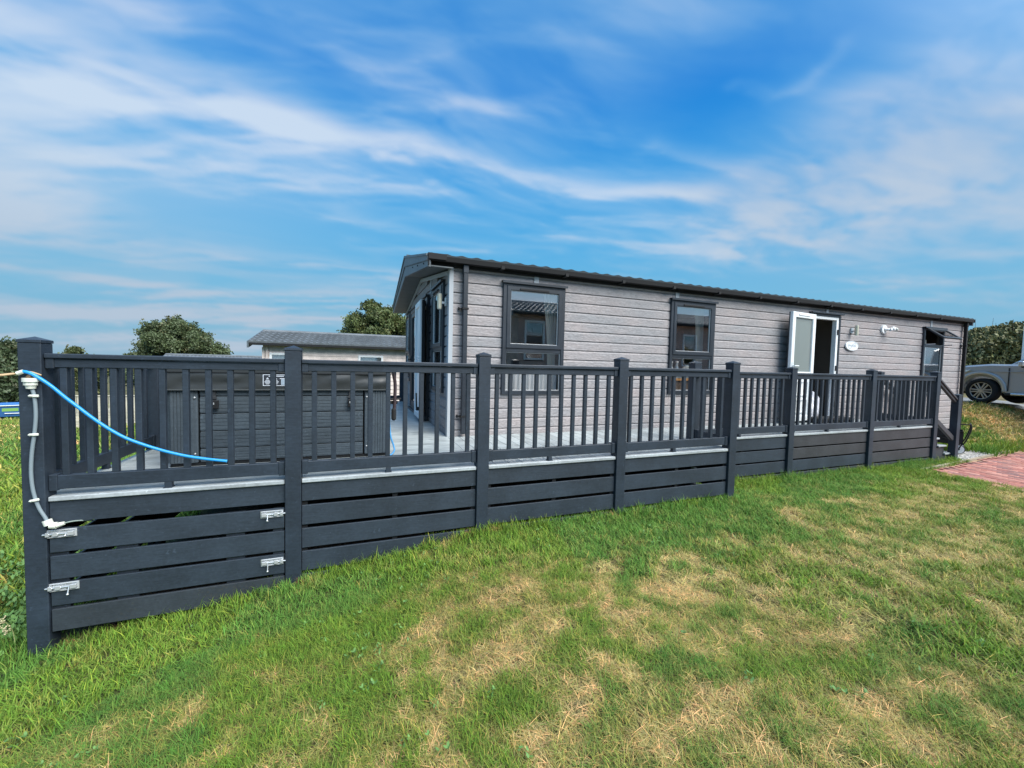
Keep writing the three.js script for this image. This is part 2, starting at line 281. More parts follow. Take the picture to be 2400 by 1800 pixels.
{
  const r = rng(77), far = []; let near = [], mid = [];
  const zone = (list, x0, x1, z0, z1, s, sc, keep, hs = 1) => {
    for (let x = x0; x < x1; x += s) for (let z = z0; z < z1; z += s) {
      const X = x + r() * s, Z = z + r() * s; if (!seen(X, Z) || underDeck(X, Z) || inPath(X - 0.02, Z - 0.03) || (keep && !keep(X, Z))) { continue; }
      const [c, d] = grassTint(X, Z, r), fence = sst(0.45, 0.05, Math.abs(Z + (X < 4.6 ? 3.95 : 4.5)));
      if (d > 0.85 && r() < 0.25) continue;
      const S = sc * (0.75 + r() * 0.55);
      list.push([X, gy(X, Z) - 0.006, Z, r() * 6.283, S, S * hs * (mix(1.15, 0.7, d) * (0.75 + 0.6 * fbm(X * 3, Z * 3, 2, 141)) + (r() < 0.4 ? 1.3 : 0.5) * fence), c, (r() - 0.5) * 0.5, (r() - 0.5) * 0.5, d]);
    }
  };
  zone(near, -3.6, 3.6, -4.05, -0.2, 0.03, 1, (x, z) => Math.hypot(x, z) < 3.3);
  zone(mid, -3.8, 10.2, -4.7, 0.9, 0.046, 1.25, (x, z) => Math.hypot(x, z) >= 3.3);
  zone(mid, 9.6, 12.2, -4.75, -4.1, 0.05, 1.2, (x, z) => !(x > 10.85 && z < -4.4) && !(x > 11.7));
  zone(far, -10, -2.15, -14, -2.6, 0.085, 2, (x, z) => !(x > -3.8 && z > -4.7));
  zone(far, 11.2, 19, -6.2, -4.14, 0.085, 1.9, (x, z) => !(z > pz(x) - 0.64 && x < 13.1));
  zone(far, 14.6, 27, -14, -5.6, 0.12, 2.4, (x, z) => (x - 18.05) * -0.985 - (z + 6.42) * 0.17 > 0.1);
  zone(far, -42, -2.2, -56, -10, 0.3, 4.5, null, 0.8);
  zone(far, -2.2, 6, -40, -11.3, 0.3, 4.5, null, 0.8);
  for (const [px, pz2, n] of [[1.09, -3.82, 10], [1.27, -3.82, 10], [-0.43, -3.81, 8], [-1.75, -3.93, 14], [-1.95, -3.9, 12], [-0.95, -3.83, 6], [2.74, -3.82, 5]]) for (let i = 0; i < n; i++) { const X = px + (r() - 0.5) * 0.16, Z = pz2 + (r() - 0.3) * 0.07, v = 0.7 + r() * 0.6; near.push([X, gy(X, Z), Z, r() * 6.28, 0.9 + r() * 0.5, 1.2 + r() * 1.1, new THREE.Color().setRGB(0.34 * v, 0.22 * v, 0.1 * v), (r() - 0.5) * 0.5, (r() - 0.5) * 0.5, 1]); }
  const dryOnes = L => L.filter(t => t[9] > 0.56), greenOnes = L => L.filter(t => t[9] <= 0.56);
  scatterCopies('grass', [11, 12, 13].map(s => tuft(s, 24, 0.033, 0.0018, 0.04, 0.7)), grassMat, dryOnes(near), ['dry straw-coloured blades lying through the lawn nearest the camera']);
  scatterCopies('grass', [14, 15].map(s => tuft(s, 18, 0.038, 0.0026, 0.045, 0.7)), grassMat, dryOnes(mid), ['dry straw-coloured grass in the lawn towards the paved drive']);
  near = greenOnes(near); mid = greenOnes(mid);
  scatterCopies('grass', [1, 2, 3, 4].map(s => tuft(s, 18, 0.041, 0.0024, 0.036, 0.25)), grassMat, near, ['short green lawn grass nearest the camera, in front of the bolted access panel']);
  scatterCopies('grass', [5, 6, 7].map(s => tuft(s, 16, 0.042, 0.0033, 0.04, 0.25)), grassMat, mid, ['green lawn grass running along the dark deck skirting to the paved drive']);
  scatterCopies('grass', [8, 9].map(s => tuft(s, 12, 0.048, 0.006, 0.045)), grassMat, far, ['rough grass of the slope beyond the deck and on the bank below the pickup']);
}
// weeds at the foot of the corner post
{
  const r = rng(909), leaf = [];
  { const s = new THREE.Shape(); s.moveTo(0, 0); s.bezierCurveTo(0.012, 0.006, 0.012, 0.026, 0, 0.034); s.bezierCurveTo(-0.012, 0.026, -0.012, 0.006, 0, 0); const parts = []; for (let i = 0; i < 7; i++) { const g = new THREE.ShapeGeometry(s, 3); g.rotateX(-0.5 - r() * 0.8); g.translate(0, 0, 0.004); g.rotateY(r() * 6.28); g.translate((r() - 0.5) * 0.07, 0.01 + r() * 0.07, (r() - 0.5) * 0.07); parts.push(g); } leaf.push(mrg(parts)); }
  const it = []; for (let i = 0; i < 650; i++) { const x = -2.3 - Math.abs(r() + r() - 1) * 1.5, z = -3.3 - r() * 2.6, v = 0.8 + r() * 0.5; it.push([x, gy(x, z), z, r() * 6.28, 0.8 + r() * 0.9, 0.8 + r() * 1.2, new THREE.Color().setRGB(0.11 * v, 0.22 * v, 0.055 * v)]); }
  for (let i = 0; i < 260; i++) { const cx = -1.9 + r() * 5.5, cz = -3.75 + r() * 2.6; if (vn(cx * 1.7, cz * 1.7, 77) < 0.55) continue; const v = 0.8 + r() * 0.4; it.push([cx, gy(cx, cz), cz, r() * 6.28, 0.5 + r() * 0.3, 0.45 + r() * 0.25, new THREE.Color().setRGB(0.1 * v, 0.21 * v, 0.05 * v)]); }
  const m = new THREE.MeshStandardMaterial({ roughness: 0.7, side: THREE.DoubleSide }); scatterCopies('weeds', leaf, m, it, ['low leafy green weeds left of the corner post and dotted through the near lawn']);
  for (const [x, z, h, lx] of [[-2.42, -3.72, 0.4, 0.1], [-2.75, -3.9, 0.5, 0.2], [-2.33, -3.95, 0.3, -0.04]]) {
    const y = gy(x, z), st = [[x, y, z], [x + lx * 0.4, y + h * 0.6, z], [x + lx, y + h, z + 0.05]], t = thing('seed_stalk', '', 'weed stalk', null, [0, 0, 0]);
    t.userData.label = h > 0.45 ? 'tallest pale dry seed stalk leaning at the left edge below the conduit' : lx > 0 ? 'pale dry seed stalk standing just left of the corner post foot' : 'shortest pale seed stalk right against the corner post';
    part('stem', tube(st, 0.004, 10, 5), std('#8d9a62', 0.8), t);
    const hd = []; for (let i = 0; i < 46; i++) { const f = 0.6 + 0.4 * r(); hd.push(new THREE.SphereGeometry(0.003 + r() * 0.005, 5, 4).translate(x + lx * f + (r() - 0.5) * 0.035, y + h * f + (r() - 0.5) * 0.05, z + 0.05 * f + (r() - 0.5) * 0.03)); }
    part('seed_head', hd, std('#b9b28d', 0.9), t).userData.kind = 'stuff';
  }
}

// ---------- block-paved drive ----------
{
  const path = new THREE.Group(); path.name = 'paved_drive'; path.userData.kind = 'structure'; scene.add(path);
  const X0 = 9.8, X1 = 15.6, Z0 = -4.1, Z1 = -1.4;
  const sand = new THREE.PlaneGeometry(X1 - X0 + 6, Z1 - Z0 + 3, 40, 24); sand.rotateX(-Math.PI / 2); sand.translate((X0 + X1 + 6) / 2, 0, (Z0 + Z1 + 3) / 2);
  { const p = sand.attributes.position; for (let i = 0; i < p.count; i++) p.setZ(i, p.getZ(i) - (p.getX(i) - 9.8) * 0.085); }
  { const p = sand.attributes.position; for (let i = 0; i < p.count; i++) p.setY(i, gh(p.getX(i), p.getZ(i)) - 0.006); sand.computeVertexNormals(); }
  const bed = part('sand_bed', sand, std('#9a8064', 1), path); bed.castShadow = false;
  const r = rng(31), cols = ['#d08878', '#d59384', '#c27d72', '#ce9083', '#a87c78', '#dc9f90'].map(c => std(c, 0.85, { map: pvcMap }));
  const G = [0, 1, 2].map(k => uvBox(bx(0.094, 0.06, 0.194, 0, 0, 0, 0.006), k, k * 2)), list = [];
  const cxs = Math.floor((X1 - X0) / 0.1);
  for (let i = 0; i < cxs; i++) for (let j = -4; j < (Z1 - Z0) / 0.2; j++) {
    const x = X0 + 0.05 + i * 0.1, z = Z0 + 0.1 + j * 0.2 + (i % 2 ? 0.1 : 0); if (z - 0.1 < pz(x) + 0.005) continue;
    list.push([Math.hypot(x - 9.5, (z + 3.6) * 2), x, z]);
  }
  const pave = (g, x, z, m) => { const b = new THREE.Mesh(g, m); b.position.set(x, gh(x, z) - 0.018 + (r() - 0.5) * 0.006, z); b.rotation.set((r() - 0.5) * 0.02 , (r() - 0.5) * 0.02, Math.atan((gh(x + 0.1, z) - gh(x - 0.1, z)) / 0.2) + (r() - 0.5) * 0.02); return b; };
  list.sort((a, b) => a[0] - b[0]); const rest = [];
  list.forEach(([, x, z], i) => { const b = pave(G[i % 3], x, z, cols[Math.floor(r() * cols.length)]); if (i < 296) { b.name = 'brick'; b.castShadow = b.receiveShadow = true; path.add(b); } else { b.updateMatrix(); rest.push([b.geometry.clone().applyMatrix4(b.matrix), b.material]); } });
  cols.forEach(c => { const gs = rest.filter(q => q[1] === c).map(q => q[0]); if (gs.length) { const m = part('bricks', gs, c, path); m.userData.kind = 'stuff'; } });
  const kerbM = std('#b3a794', 0.9, { map: pvcMap, uv: 1 });
  for (let k = 0; k < 7; k++) { const x = 9.72 + k * 0.915, m = part('kerb_stone', bx(0.905, 0.14, 0.05, 0, 0, 0, 0.008), kerbM, path); m.position.set(x + 0.455, gh(x + 0.455, pz(x) - 0.03) - 0.035, pz(x + 0.455) - 0.028); m.rotation.y = Math.atan(0.085); }
  for (let k = 0; k < 26; k++) { const z = Z0 + 0.06 + k * 0.104, m = part('edging_brick', bx(0.194, 0.06, 0.096, 0, 0, 0, 0.006), cols[k % 2 ? 5 : 1], path); m.position.set(9.69, gh(9.69, z) - 0.02, z); }
}
// white gravel by the steps
{
  const r = rng(5), g = [0, 1].map(k => { const q = new THREE.IcosahedronGeometry(0.022, 0); q.scale(1, 0.7, 1.2); return q; }), it = [];
  for (let i = 0; i < 1500; i++) { const x = 11.75 + r() * 1.5, z = pz(x) - 0.07 - r() * 0.55 * (1 - 0.5 * sst(12.4, 13.2, x)), v = 0.16 + Math.pow(r(), 1.5) * 0.5; it.push([x, gy(x, z) + 0.012, z, r() * 6, 0.5 + r() * 1.5, 0.6 + r() * 1, new THREE.Color().setRGB(v, v * 0.97, v * 0.92)]); }
  scatterCopies('gravel', g, new THREE.MeshStandardMaterial({ roughness: 0.9 }), it, ['pale loose gravel between the steps and the edge of the paved drive']);
  scene.children.filter(o => o.name.startsWith('gravel')).forEach(o => { o.userData.category = 'gravel'; });
  scene.children.filter(o => o.name.startsWith('weeds')).forEach(o => { o.userData.category = 'weeds'; });
}
// road the pickup stands on
const TRUCK = { x: 18.05, z: -6.42, dir: [-0.17, 0.985] };
{
  const pos = [], idx = [], n = 60, [ax, az] = TRUCK.dir, nx = az, nz = -ax;                 // n points away from the camera
  for (let i = 0; i <= n; i++) for (let k = 0; k < 5; k++) { const s = -30 + i * 1.2, o = -0.1 + k * 1.15, x = TRUCK.x + ax * s + nx * o, z = TRUCK.z + az * s + nz * o; pos.push(x, gy(x, z) + 0.035 - (k === 0 || k === 4 ? 0.05 : 0), z); }
  for (let i = 0; i < n; i++) for (let k = 0; k < 4; k++) { const a = i * 5 + k; idx.push(a, a + 5, a + 1, a + 1, a + 5, a + 6); }
  const g = new THREE.BufferGeometry(); g.setAttribute('position', new THREE.Float32BufferAttribute(pos, 3)); g.setAttribute('uv', new THREE.Float32BufferAttribute(pos.filter((_, i) => i % 3 !== 1), 2)); g.setIndex(idx); g.computeVertexNormals();
  const m = part('road', g, std('#8b8e8f', 0.95, { map: pvcMap, side: THREE.DoubleSide }), scene); m.userData.kind = 'structure'; m.castShadow = false;
}

// ---------- the lodge ----------
const ZF = -5.54, XE = 1.18, XR = 14.62, ZB = -10.8, RZ = -8.17;
const lodge = thing('holiday_lodge', 'long grey timber-clad holiday lodge with dark tiled roof behind the deck railing', 'lodge', null, [0, 0, 0]);
const yTopAt = z => 2.31 + 0.4 * Math.max(0, 1 - Math.abs(z - RZ) / 2.75);
// openings on the long wall, in x, y
const FW = [[1.965, 2.955, 0.6, 2.22], [5.03, 6.02, 0.6, 2.22], [8.63, 9.53, 0.0, 2.19], [12.72, 13.6, 0.53, 2.16]];
// openings on the end wall, in z, y
const EW = [[-6.75, -5.86, 0.6, 2.22], [-9.5, -7.16, 0.0, 2.2], [-10.55, -9.8, 0.6, 2.22]];
function boards(a0, a1, ya, yb, holes, place, clip) {
  const P = 0.148;
  for (let k = -16; ; k++) {
    const y0 = 2.17 + P * k - P, y1 = y0 + P; if (y0 > yb) break; if (y1 < ya) continue;
    const L0 = Math.max(y0, ya), L1 = Math.min(y1, yb); if (L1 - L0 < 0.012) continue;
    let [s0, s1] = clip ? clip(L1) : [a0, a1]; if (s1 - s0 < 0.05) continue;
    const cuts = [s0, s1]; for (const h of holes) if (h[3] > L0 && h[2] < L1) cuts.push(clamp(h[0], s0, s1), clamp(h[1], s0, s1));
    cuts.sort((p, q) => p - q); const gs = [];
    for (let i = 0; i < cuts.length - 1; i++) {
      const c0 = cuts[i], c1 = cuts[i + 1]; if (c1 - c0 < 0.003) continue; const mid = (c0 + c1) / 2;
      let spans = [[L0, L1]]; for (const h of holes) if (mid > h[0] && mid < h[1]) spans = spans.flatMap(([p, q]) => { const o = []; if (h[2] > p) o.push([p, Math.min(q, h[2])]); if (h[3] < q) o.push([Math.max(p, h[3]), q]); if (h[2] >= q || h[3] <= p) return [[p, q]]; return o; });
      for (const [p, q] of spans) {
        if (q - p < 0.008) continue;
        const full = q > y1 - 0.001, pr = [[0, p], [0, full ? q - 0.036 : q]]; if (full) pr.push([-0.018, q - 0.006], [-0.021, q - 0.005], [-0.021, q]); pr.push([-0.034, q], [-0.034, p]);
        const g = new THREE.ExtrudeGeometry(new THREE.Shape(pr.map(v => new THREE.Vector2(...v))), { depth: c1 - c0, bevelEnabled: false });   // profile in (out, y), run along z
        g.translate(0, 0, c0); gs.push(g);
      }
    }
    const ou = rnd() * 4, ov = rnd() * 2; for (const g of gs) part('cladding_board', uvBox(place(g), ou, ov), M.cladNoTurn, lodge);
  }
}
M.cladNoTurn = new THREE.MeshStandardMaterial({ map: cladMap, bumpMap: cladBump, bumpScale: 0.004, roughness: 0.78 });
function remap(g, fn, flip) {       // new coordinates for every vertex; flip when the map mirrors
  if (g.index) g = g.toNonIndexed(); const p = g.attributes.position; for (let i = 0; i < p.count; i++) { const v = fn(p.getX(i), p.getY(i), p.getZ(i)); p.setXYZ(i, v[0], v[1], v[2]); }
  if (flip) { for (let i = 0; i < p.count; i += 3) { const a = [p.getX(i), p.getY(i), p.getZ(i)]; p.setXYZ(i, p.getX(i + 1), p.getY(i + 1), p.getZ(i + 1)); p.setXYZ(i + 1, ...a); } }
  g.computeVertexNormals(); return g;
}
boards(XE + 0.03, XR, -0.42, 2.44, FW, g => remap(g, (x, y, z) => [z, y, ZF + x], true));
boards(ZB, ZF - 0.03, -0.2, 2.7, EW, g => remap(g, (x, y, z) => [XE - x, y, z], true), y => { if (y <= 2.31) return [ZB, ZF - 0.03]; const h = 2.75 * (1 - (y - 2.31) / 0.4); return [Math.max(ZB, RZ - h), Math.min(ZF - 0.03, RZ + h)]; });
// inner lining, back and far end walls, floor, partition, ceiling
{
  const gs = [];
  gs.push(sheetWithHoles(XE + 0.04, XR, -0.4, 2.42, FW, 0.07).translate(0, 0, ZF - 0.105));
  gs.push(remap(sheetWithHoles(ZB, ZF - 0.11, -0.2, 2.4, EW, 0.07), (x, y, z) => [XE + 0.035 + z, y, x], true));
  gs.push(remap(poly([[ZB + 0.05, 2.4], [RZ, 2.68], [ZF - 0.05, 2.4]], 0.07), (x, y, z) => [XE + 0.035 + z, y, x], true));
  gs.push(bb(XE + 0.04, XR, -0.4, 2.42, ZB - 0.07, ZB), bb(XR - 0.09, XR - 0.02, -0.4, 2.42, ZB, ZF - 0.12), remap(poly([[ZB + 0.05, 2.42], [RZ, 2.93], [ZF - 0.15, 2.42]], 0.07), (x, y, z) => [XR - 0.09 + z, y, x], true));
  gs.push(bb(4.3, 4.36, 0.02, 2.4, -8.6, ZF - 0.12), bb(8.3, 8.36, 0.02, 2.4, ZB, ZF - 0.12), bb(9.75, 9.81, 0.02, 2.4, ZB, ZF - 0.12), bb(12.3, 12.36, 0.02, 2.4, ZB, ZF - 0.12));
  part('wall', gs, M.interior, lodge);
  part('ceiling', bb(XE + 0.12, XR - 0.1, 2.42, 2.46, ZB, ZF - 0.12), M.offwhite, lodge);
  part('floor', bb(XE + 0.1, XR - 0.1, -0.06, 0.0, ZB, ZF - 0.1), M.floor, lodge);
}
// corner trims, batten strips over the panel joints
part('corner_trim', [bb(XE - 0.012, XE + 0.05, -0.02, 2.34, ZF - 0.03, ZF + 0.014, 0.004), bb(XE - 0.014, XE + 0.03, -0.02, 2.33, ZF - 0.075, ZF - 0.031, 0.004)], M.strip, lodge);
part('corner_trim', [bb(XR - 0.05, XR + 0.014, -0.42, 2.34, ZF - 0.05, ZF + 0.014, 0.004)], M.strip, lodge);
for (const [x, y0, y1] of [[2.485, 2.235, 2.35], [5.16, 2.235, 2.36], [5.17, 0.01, 0.585], [9.15, 2.215, 2.36], [13.05, 2.19, 2.36]]) part('joint_strip', bb(x - 0.04, x + 0.04, y0, y1, ZF - 0.01, ZF + 0.012, 0.003), M.strip, lodge);
// tile-effect roof: pressed waves and steps
function tileSlope(x0, x1, zE, yE, zR, yR, mat, parent, pitch = 0.21, course = 0.37, amp = 0.016, drop = -0.008, step = 0.04) {
  const len = Math.hypot(zR - zE, yR - yE), nc = Math.round(len / course), nx = Math.round((x1 - x0) / (pitch / 7)), pos = [], idx = [], ny = (yR - yE) / len, nz = (zR - zE) / len, ux = -Math.sign(nz) * 0; 
  const up = [Math.abs(nz), -ny * Math.sign(nz)];           // normal in (y, z)
  let row = 0;
  for (let c = 0; c < nc; c++) for (const [f, lift] of [...(c ? [] : [[0, drop]]), [0, step], [0.97, 0.004], [1.0, 0.0]]) {
    const t = (c + f) / nc * len;
    for (let i = 0; i <= nx; i++) { const x = x0 + (x1 - x0) * i / nx, ph = (x / pitch) % 1, w = amp * Math.pow(0.5 + 0.5 * Math.sin(ph * 6.283), 1.6) , o = lift + w; pos.push(x, yE + ny * t + up[0] * o, zE + nz * t + up[1] * o); }
    row++;
  }
  for (let j = 0; j < row - 1; j++) for (let i = 0; i < nx; i++) { const a = j * (nx + 1) + i, b = a + 1, d = a + nx + 1, e = d + 1; if (nz < 0) idx.push(a, b, d, b, e, d); else idx.push(a, d, b, b, d, e); }
  const g = new THREE.BufferGeometry(); g.setAttribute('position', new THREE.Float32BufferAttribute(pos, 3)); g.setIndex(idx); const q = g.toNonIndexed(); q.computeVertexNormals();
  return part('roof', q, mat, parent);
}
M.roofTile = std('#4d565c', 0.5, { side: THREE.DoubleSide, map: pvcMap, uv: 1 });
{
  const rf = tileSlope(0.9, 14.66, -5.4, 2.428, RZ, 3.05, M.roofTile, lodge), rb = tileSlope(0.9, 14.66, -11.0, 2.43, RZ, 3.05, M.roofTile, lodge);
  const deckPts = [[-5.5, 2.42], [RZ, 3.01], [-10.98, 2.40], [-10.98, 2.37], [RZ, 2.97], [-5.5, 2.395]];
  part('roof_deck', remap(poly(deckPts, 13.7), (x, y, z) => [0.93 + z, y, x], true), M.roofDark, lodge);
  part('ridge_cap', rod([0.88, 3.075, RZ], [14.67, 3.075, RZ], 0.06), M.roofTile, lodge);
  // gutter: open box section with joints and brackets
  const prof = [[0, 0], [0.105, 0], [0.115, 0.06], [0.106, 0.06], [0.097, 0.009], [0.009, 0.009], [0.009, 0.05], [0, 0.05]];
  const gut = part('gutter', remap(poly(prof, 13.8), (x, y, z) => [0.87 + z, 2.388 + y, ZF + 0.035 + x], true), M.black, lodge);
  for (let k = 0; k < 12; k++) part('bracket', bb(1.9 + k * 1.02 - 0.025, 1.9 + k * 1.02 + 0.025, 2.366, 2.41, ZF + 0.03, ZF + 0.158), M.black, gut);
  part('end_cap', [bb(0.862, 0.872, 2.32, 2.425, ZF + 0.03, ZF + 0.155), bb(14.665, 14.677, 2.38, 2.452, ZF + 0.03, ZF + 0.155)], M.black, gut);
  part('fascia', bb(0.9, 14.66, 2.345, 2.405, ZF + 0.004, ZF + 0.03), M.black, lodge);
  // gable bargeboards: capping, upper board, lower board, with the bolts
  const band = (t0, t1, b0, b1) => [[-5.41, t0], [RZ, t1], [-10.93, t0], [-10.93, b0], [RZ, b1], [-5.41, b0]];
  const face = (pts, x0, x1) => remap(poly(pts, x1 - x0), (x, y, z) => [x0 + z, y, x], true);
  const bg = part('bargeboard', face(band(2.448, 3.075, 2.385, 2.90), 0.845, 0.9), M.barge, lodge);
  part('capping', face(band(2.468, 3.1, 2.44, 3.055), 0.83, 0.91), M.barge, bg);
  part('lower_board', face(band(2.383, 2.897, 2.30, 2.70), 0.853, 0.895), M.barge, bg);
  part('groove_strip', face(band(2.384, 2.905, 2.374, 2.885), 0.84, 0.86), M.roofDark, bg);
  for (const f of [0.12, 0.34, 0.56]) part('bolt', new THREE.SphereGeometry(0.012, 8, 6).translate(0.852, mix(2.35, 2.83, f), mix(-5.41, RZ, f)), M.black, bg);
  part('bargeboard', face(band(2.448, 3.08, 2.30, 2.70), 14.62, 14.66), M.barge, lodge);
  part('capping', remap(poly([[-5.43, 2.44], [-5.38, 2.40], [-5.38, 2.47], [-5.43, 2.49]], 0.24), (x, y, z) => [0.86 + z, y, x], true), M.black, bg);
  // boarded soffit under the gable overhang
  for (const s of [1, -1]) for (let k = 0; k < 10; k++) {
    const f0 = k / 10, f1 = (k + 0.965) / 10, z = f => RZ + s * 2.74 * (1 - f), y = f => mix(2.312, 2.712, f);
    part('soffit_board', remap(poly([[z(f0), y(f0)], [z(f1), y(f1)], [z(f1), y(f1) + 0.015], [z(f0), y(f0) + 0.015]], XE + 0.02 - 0.895), (x, yy, zz) => [0.896 + zz, yy, x], true), M.soffit, lodge);
  }
}
// downpipes
for (const x of [1.385, 14.5]) {
  const dp = part('downpipe', [bb(x - 0.033, x + 0.033, x < 5 ? 0.04 : -0.5, 2.34, ZF + 0.03, ZF + 0.096, 0.01), bb(x - 0.039, x + 0.039, 2.27, 2.386, ZF + 0.024, ZF + 0.102, 0.01)], x < 5 ? M.anthra : M.black, lodge);
  for (const y of [1.79, 0.29]) part('pipe_clip', [bb(x - 0.044, x + 0.044, y - 0.012, y + 0.012, ZF + 0.006, ZF + 0.104), bb(x - 0.075, x - 0.043, y - 0.01, y + 0.01, ZF + 0.02, ZF + 0.05), bb(x - 0.09, x - 0.07, y - 0.02, y + 0.02, ZF + 0.01, ZF + 0.03)], M.black, dp);
}
// windows, built in their own plane: x right, y up, z out
function windowUnit(w, h, o, parent) {
  const f = part('window', [ring(0, w, 0, h, 0.06, 0.075, -0.05), ...(o.transom ? [bb(0.06, w - 0.06, o.transom - 0.03, o.transom + 0.03, -0.045, 0.018, 0.006)] : [])], M.anthra, parent);
  const T = o.transom || 0;
  if (!o.tilted) {
    const x0 = 0.055, x1 = w - 0.055, y0 = T ? T + 0.028 : 0.055, y1 = h - 0.055;
    const s = part('sash', ring(x0, x1, y0, y1, 0.066, 0.055, -0.018, 0.008), M.anthra, f);
    part('pane', bb(x0 + 0.06, x1 - 0.06, y0 + 0.06, y1 - 0.06, 0.004, 0.008), M.glass, f);
    part('bead', ring(x0 + 0.064, x1 - 0.064, y0 + 0.064, y1 - 0.064, 0.008, 0.02, 0.0, 0.002), M.zinc, f);
    part('trickle_vent', bb(x0 + (x1 - x0) * 0.22, x0 + (x1 - x0) * 0.74, y1 - 0.058, y1 - 0.03, 0.036, 0.052, 0.004), M.black, f);
  }
  if (T) { part('pane', bb(0.056, w - 0.056, 0.056, T - 0.026, -0.012, -0.008), M.glass, f); part('bead', ring(0.06, w - 0.06, 0.06, T - 0.03, 0.007, 0.02, -0.016, 0.002), M.zinc, f); }
  part('head_drip', [bb(-0.02, w + 0.02, h - 0.004, h + 0.012, -0.02, 0.06), bb(-0.02, w + 0.02, h - 0.022, h - 0.005, 0.05, 0.06)], M.anthra, f);
  return f;
}
function curtain(w0, w1, h, folds, amp, mat, name, parent, pinch) {      // hanging sheet with real folds, w0 wide at the top, w1 at the tie
  const nx = folds * 10, ny = 14, pos = [], idx = [];
  for (let j = 0; j <= ny; j++) for (let i = 0; i <= nx; i++) { const u = i / nx, v = j / ny, w = pinch ? mix(w0, w1, Math.sin(Math.min(1, v / 0.72) * 1.5708)) * (v > 0.72 ? 1 + (v - 0.72) * 1.1 : 1) : mix(w0, w1, v); pos.push(-u * w, h * (1 - v), Math.sin(u * folds * 6.283 + Math.sin(v * 3) * 0.5) * amp * (0.7 + 0.5 * v)); }
  for (let j = 0; j < ny; j++) for (let i = 0; i < nx; i++) { const a = j * (nx + 1) + i; idx.push(a, a + nx + 1, a + 1, a + 1, a + nx + 1, a + nx + 2); }
  const g = new THREE.BufferGeometry(); g.setAttribute('position', new THREE.Float32BufferAttribute(pos, 3)); g.setIndex(idx); g.computeVertexNormals(); return part(name, g, mat, parent);
}
{
  for (const k of [0, 1]) {
    const [x0, x1, y0, y1] = FW[k], f = windowUnit(x1 - x0 + 0.02, y1 - y0 + 0.02, { transom: 0.655 }, lodge); f.position.set(x0 - 0.01, y0 - 0.01, ZF + 0.012);
    const c = curtain(0.24, 0.13, 1.75, 4, 0.02, M.curtain, 'curtain', lodge, true); c.position.set(x1 - 0.03, 0.5, ZF - 0.2);
    if (k === 0) { const n = curtain(0.92, 0.92, 0.42, 12, 0.012, M.net, 'net_curtain', lodge); n.position.set(x1 - 0.02, 0.58, ZF - 0.14); part('curtain_rod', rod([x0, 1.0, ZF - 0.14], [x1, 1.0, ZF - 0.14], 0.006), M.white, lodge); }
  }
  const [x0, x1, y0, y1] = FW[3], w = x1 - x0 + 0.02, h = y1 - y0 + 0.02, f = windowUnit(w, h, { transom: 1.21, tilted: 1 }, lodge); f.position.set(x0 - 0.01, y0 - 0.01, ZF + 0.012);
  const s = part('sash', ring(0.055, w - 0.055, -0.39, 0, 0.05, 0.045, 0, 0.008), M.anthra, f); s.position.set(0, h - 0.05, 0.03); s.rotation.x = -52 * DEG;
  const pg = part('pane', bb(0.1, w - 0.1, -0.345, -0.045, 0.02, 0.024), M.glass, f); pg.position.copy(s.position); pg.rotation.copy(s.rotation);
  for (const sx of [0.07, w - 0.07]) part('stay', bb(sx - 0.006, sx + 0.006, h - 0.42, h - 0.4, -0.02, 0.2), M.zinc, f);
  const c = curtain(0.2, 0.14, 1.4, 3, 0.02, M.curtain, 'curtain', lodge, true); c.position.set(x0 + 0.62, 0.5, ZF - 0.2);
}
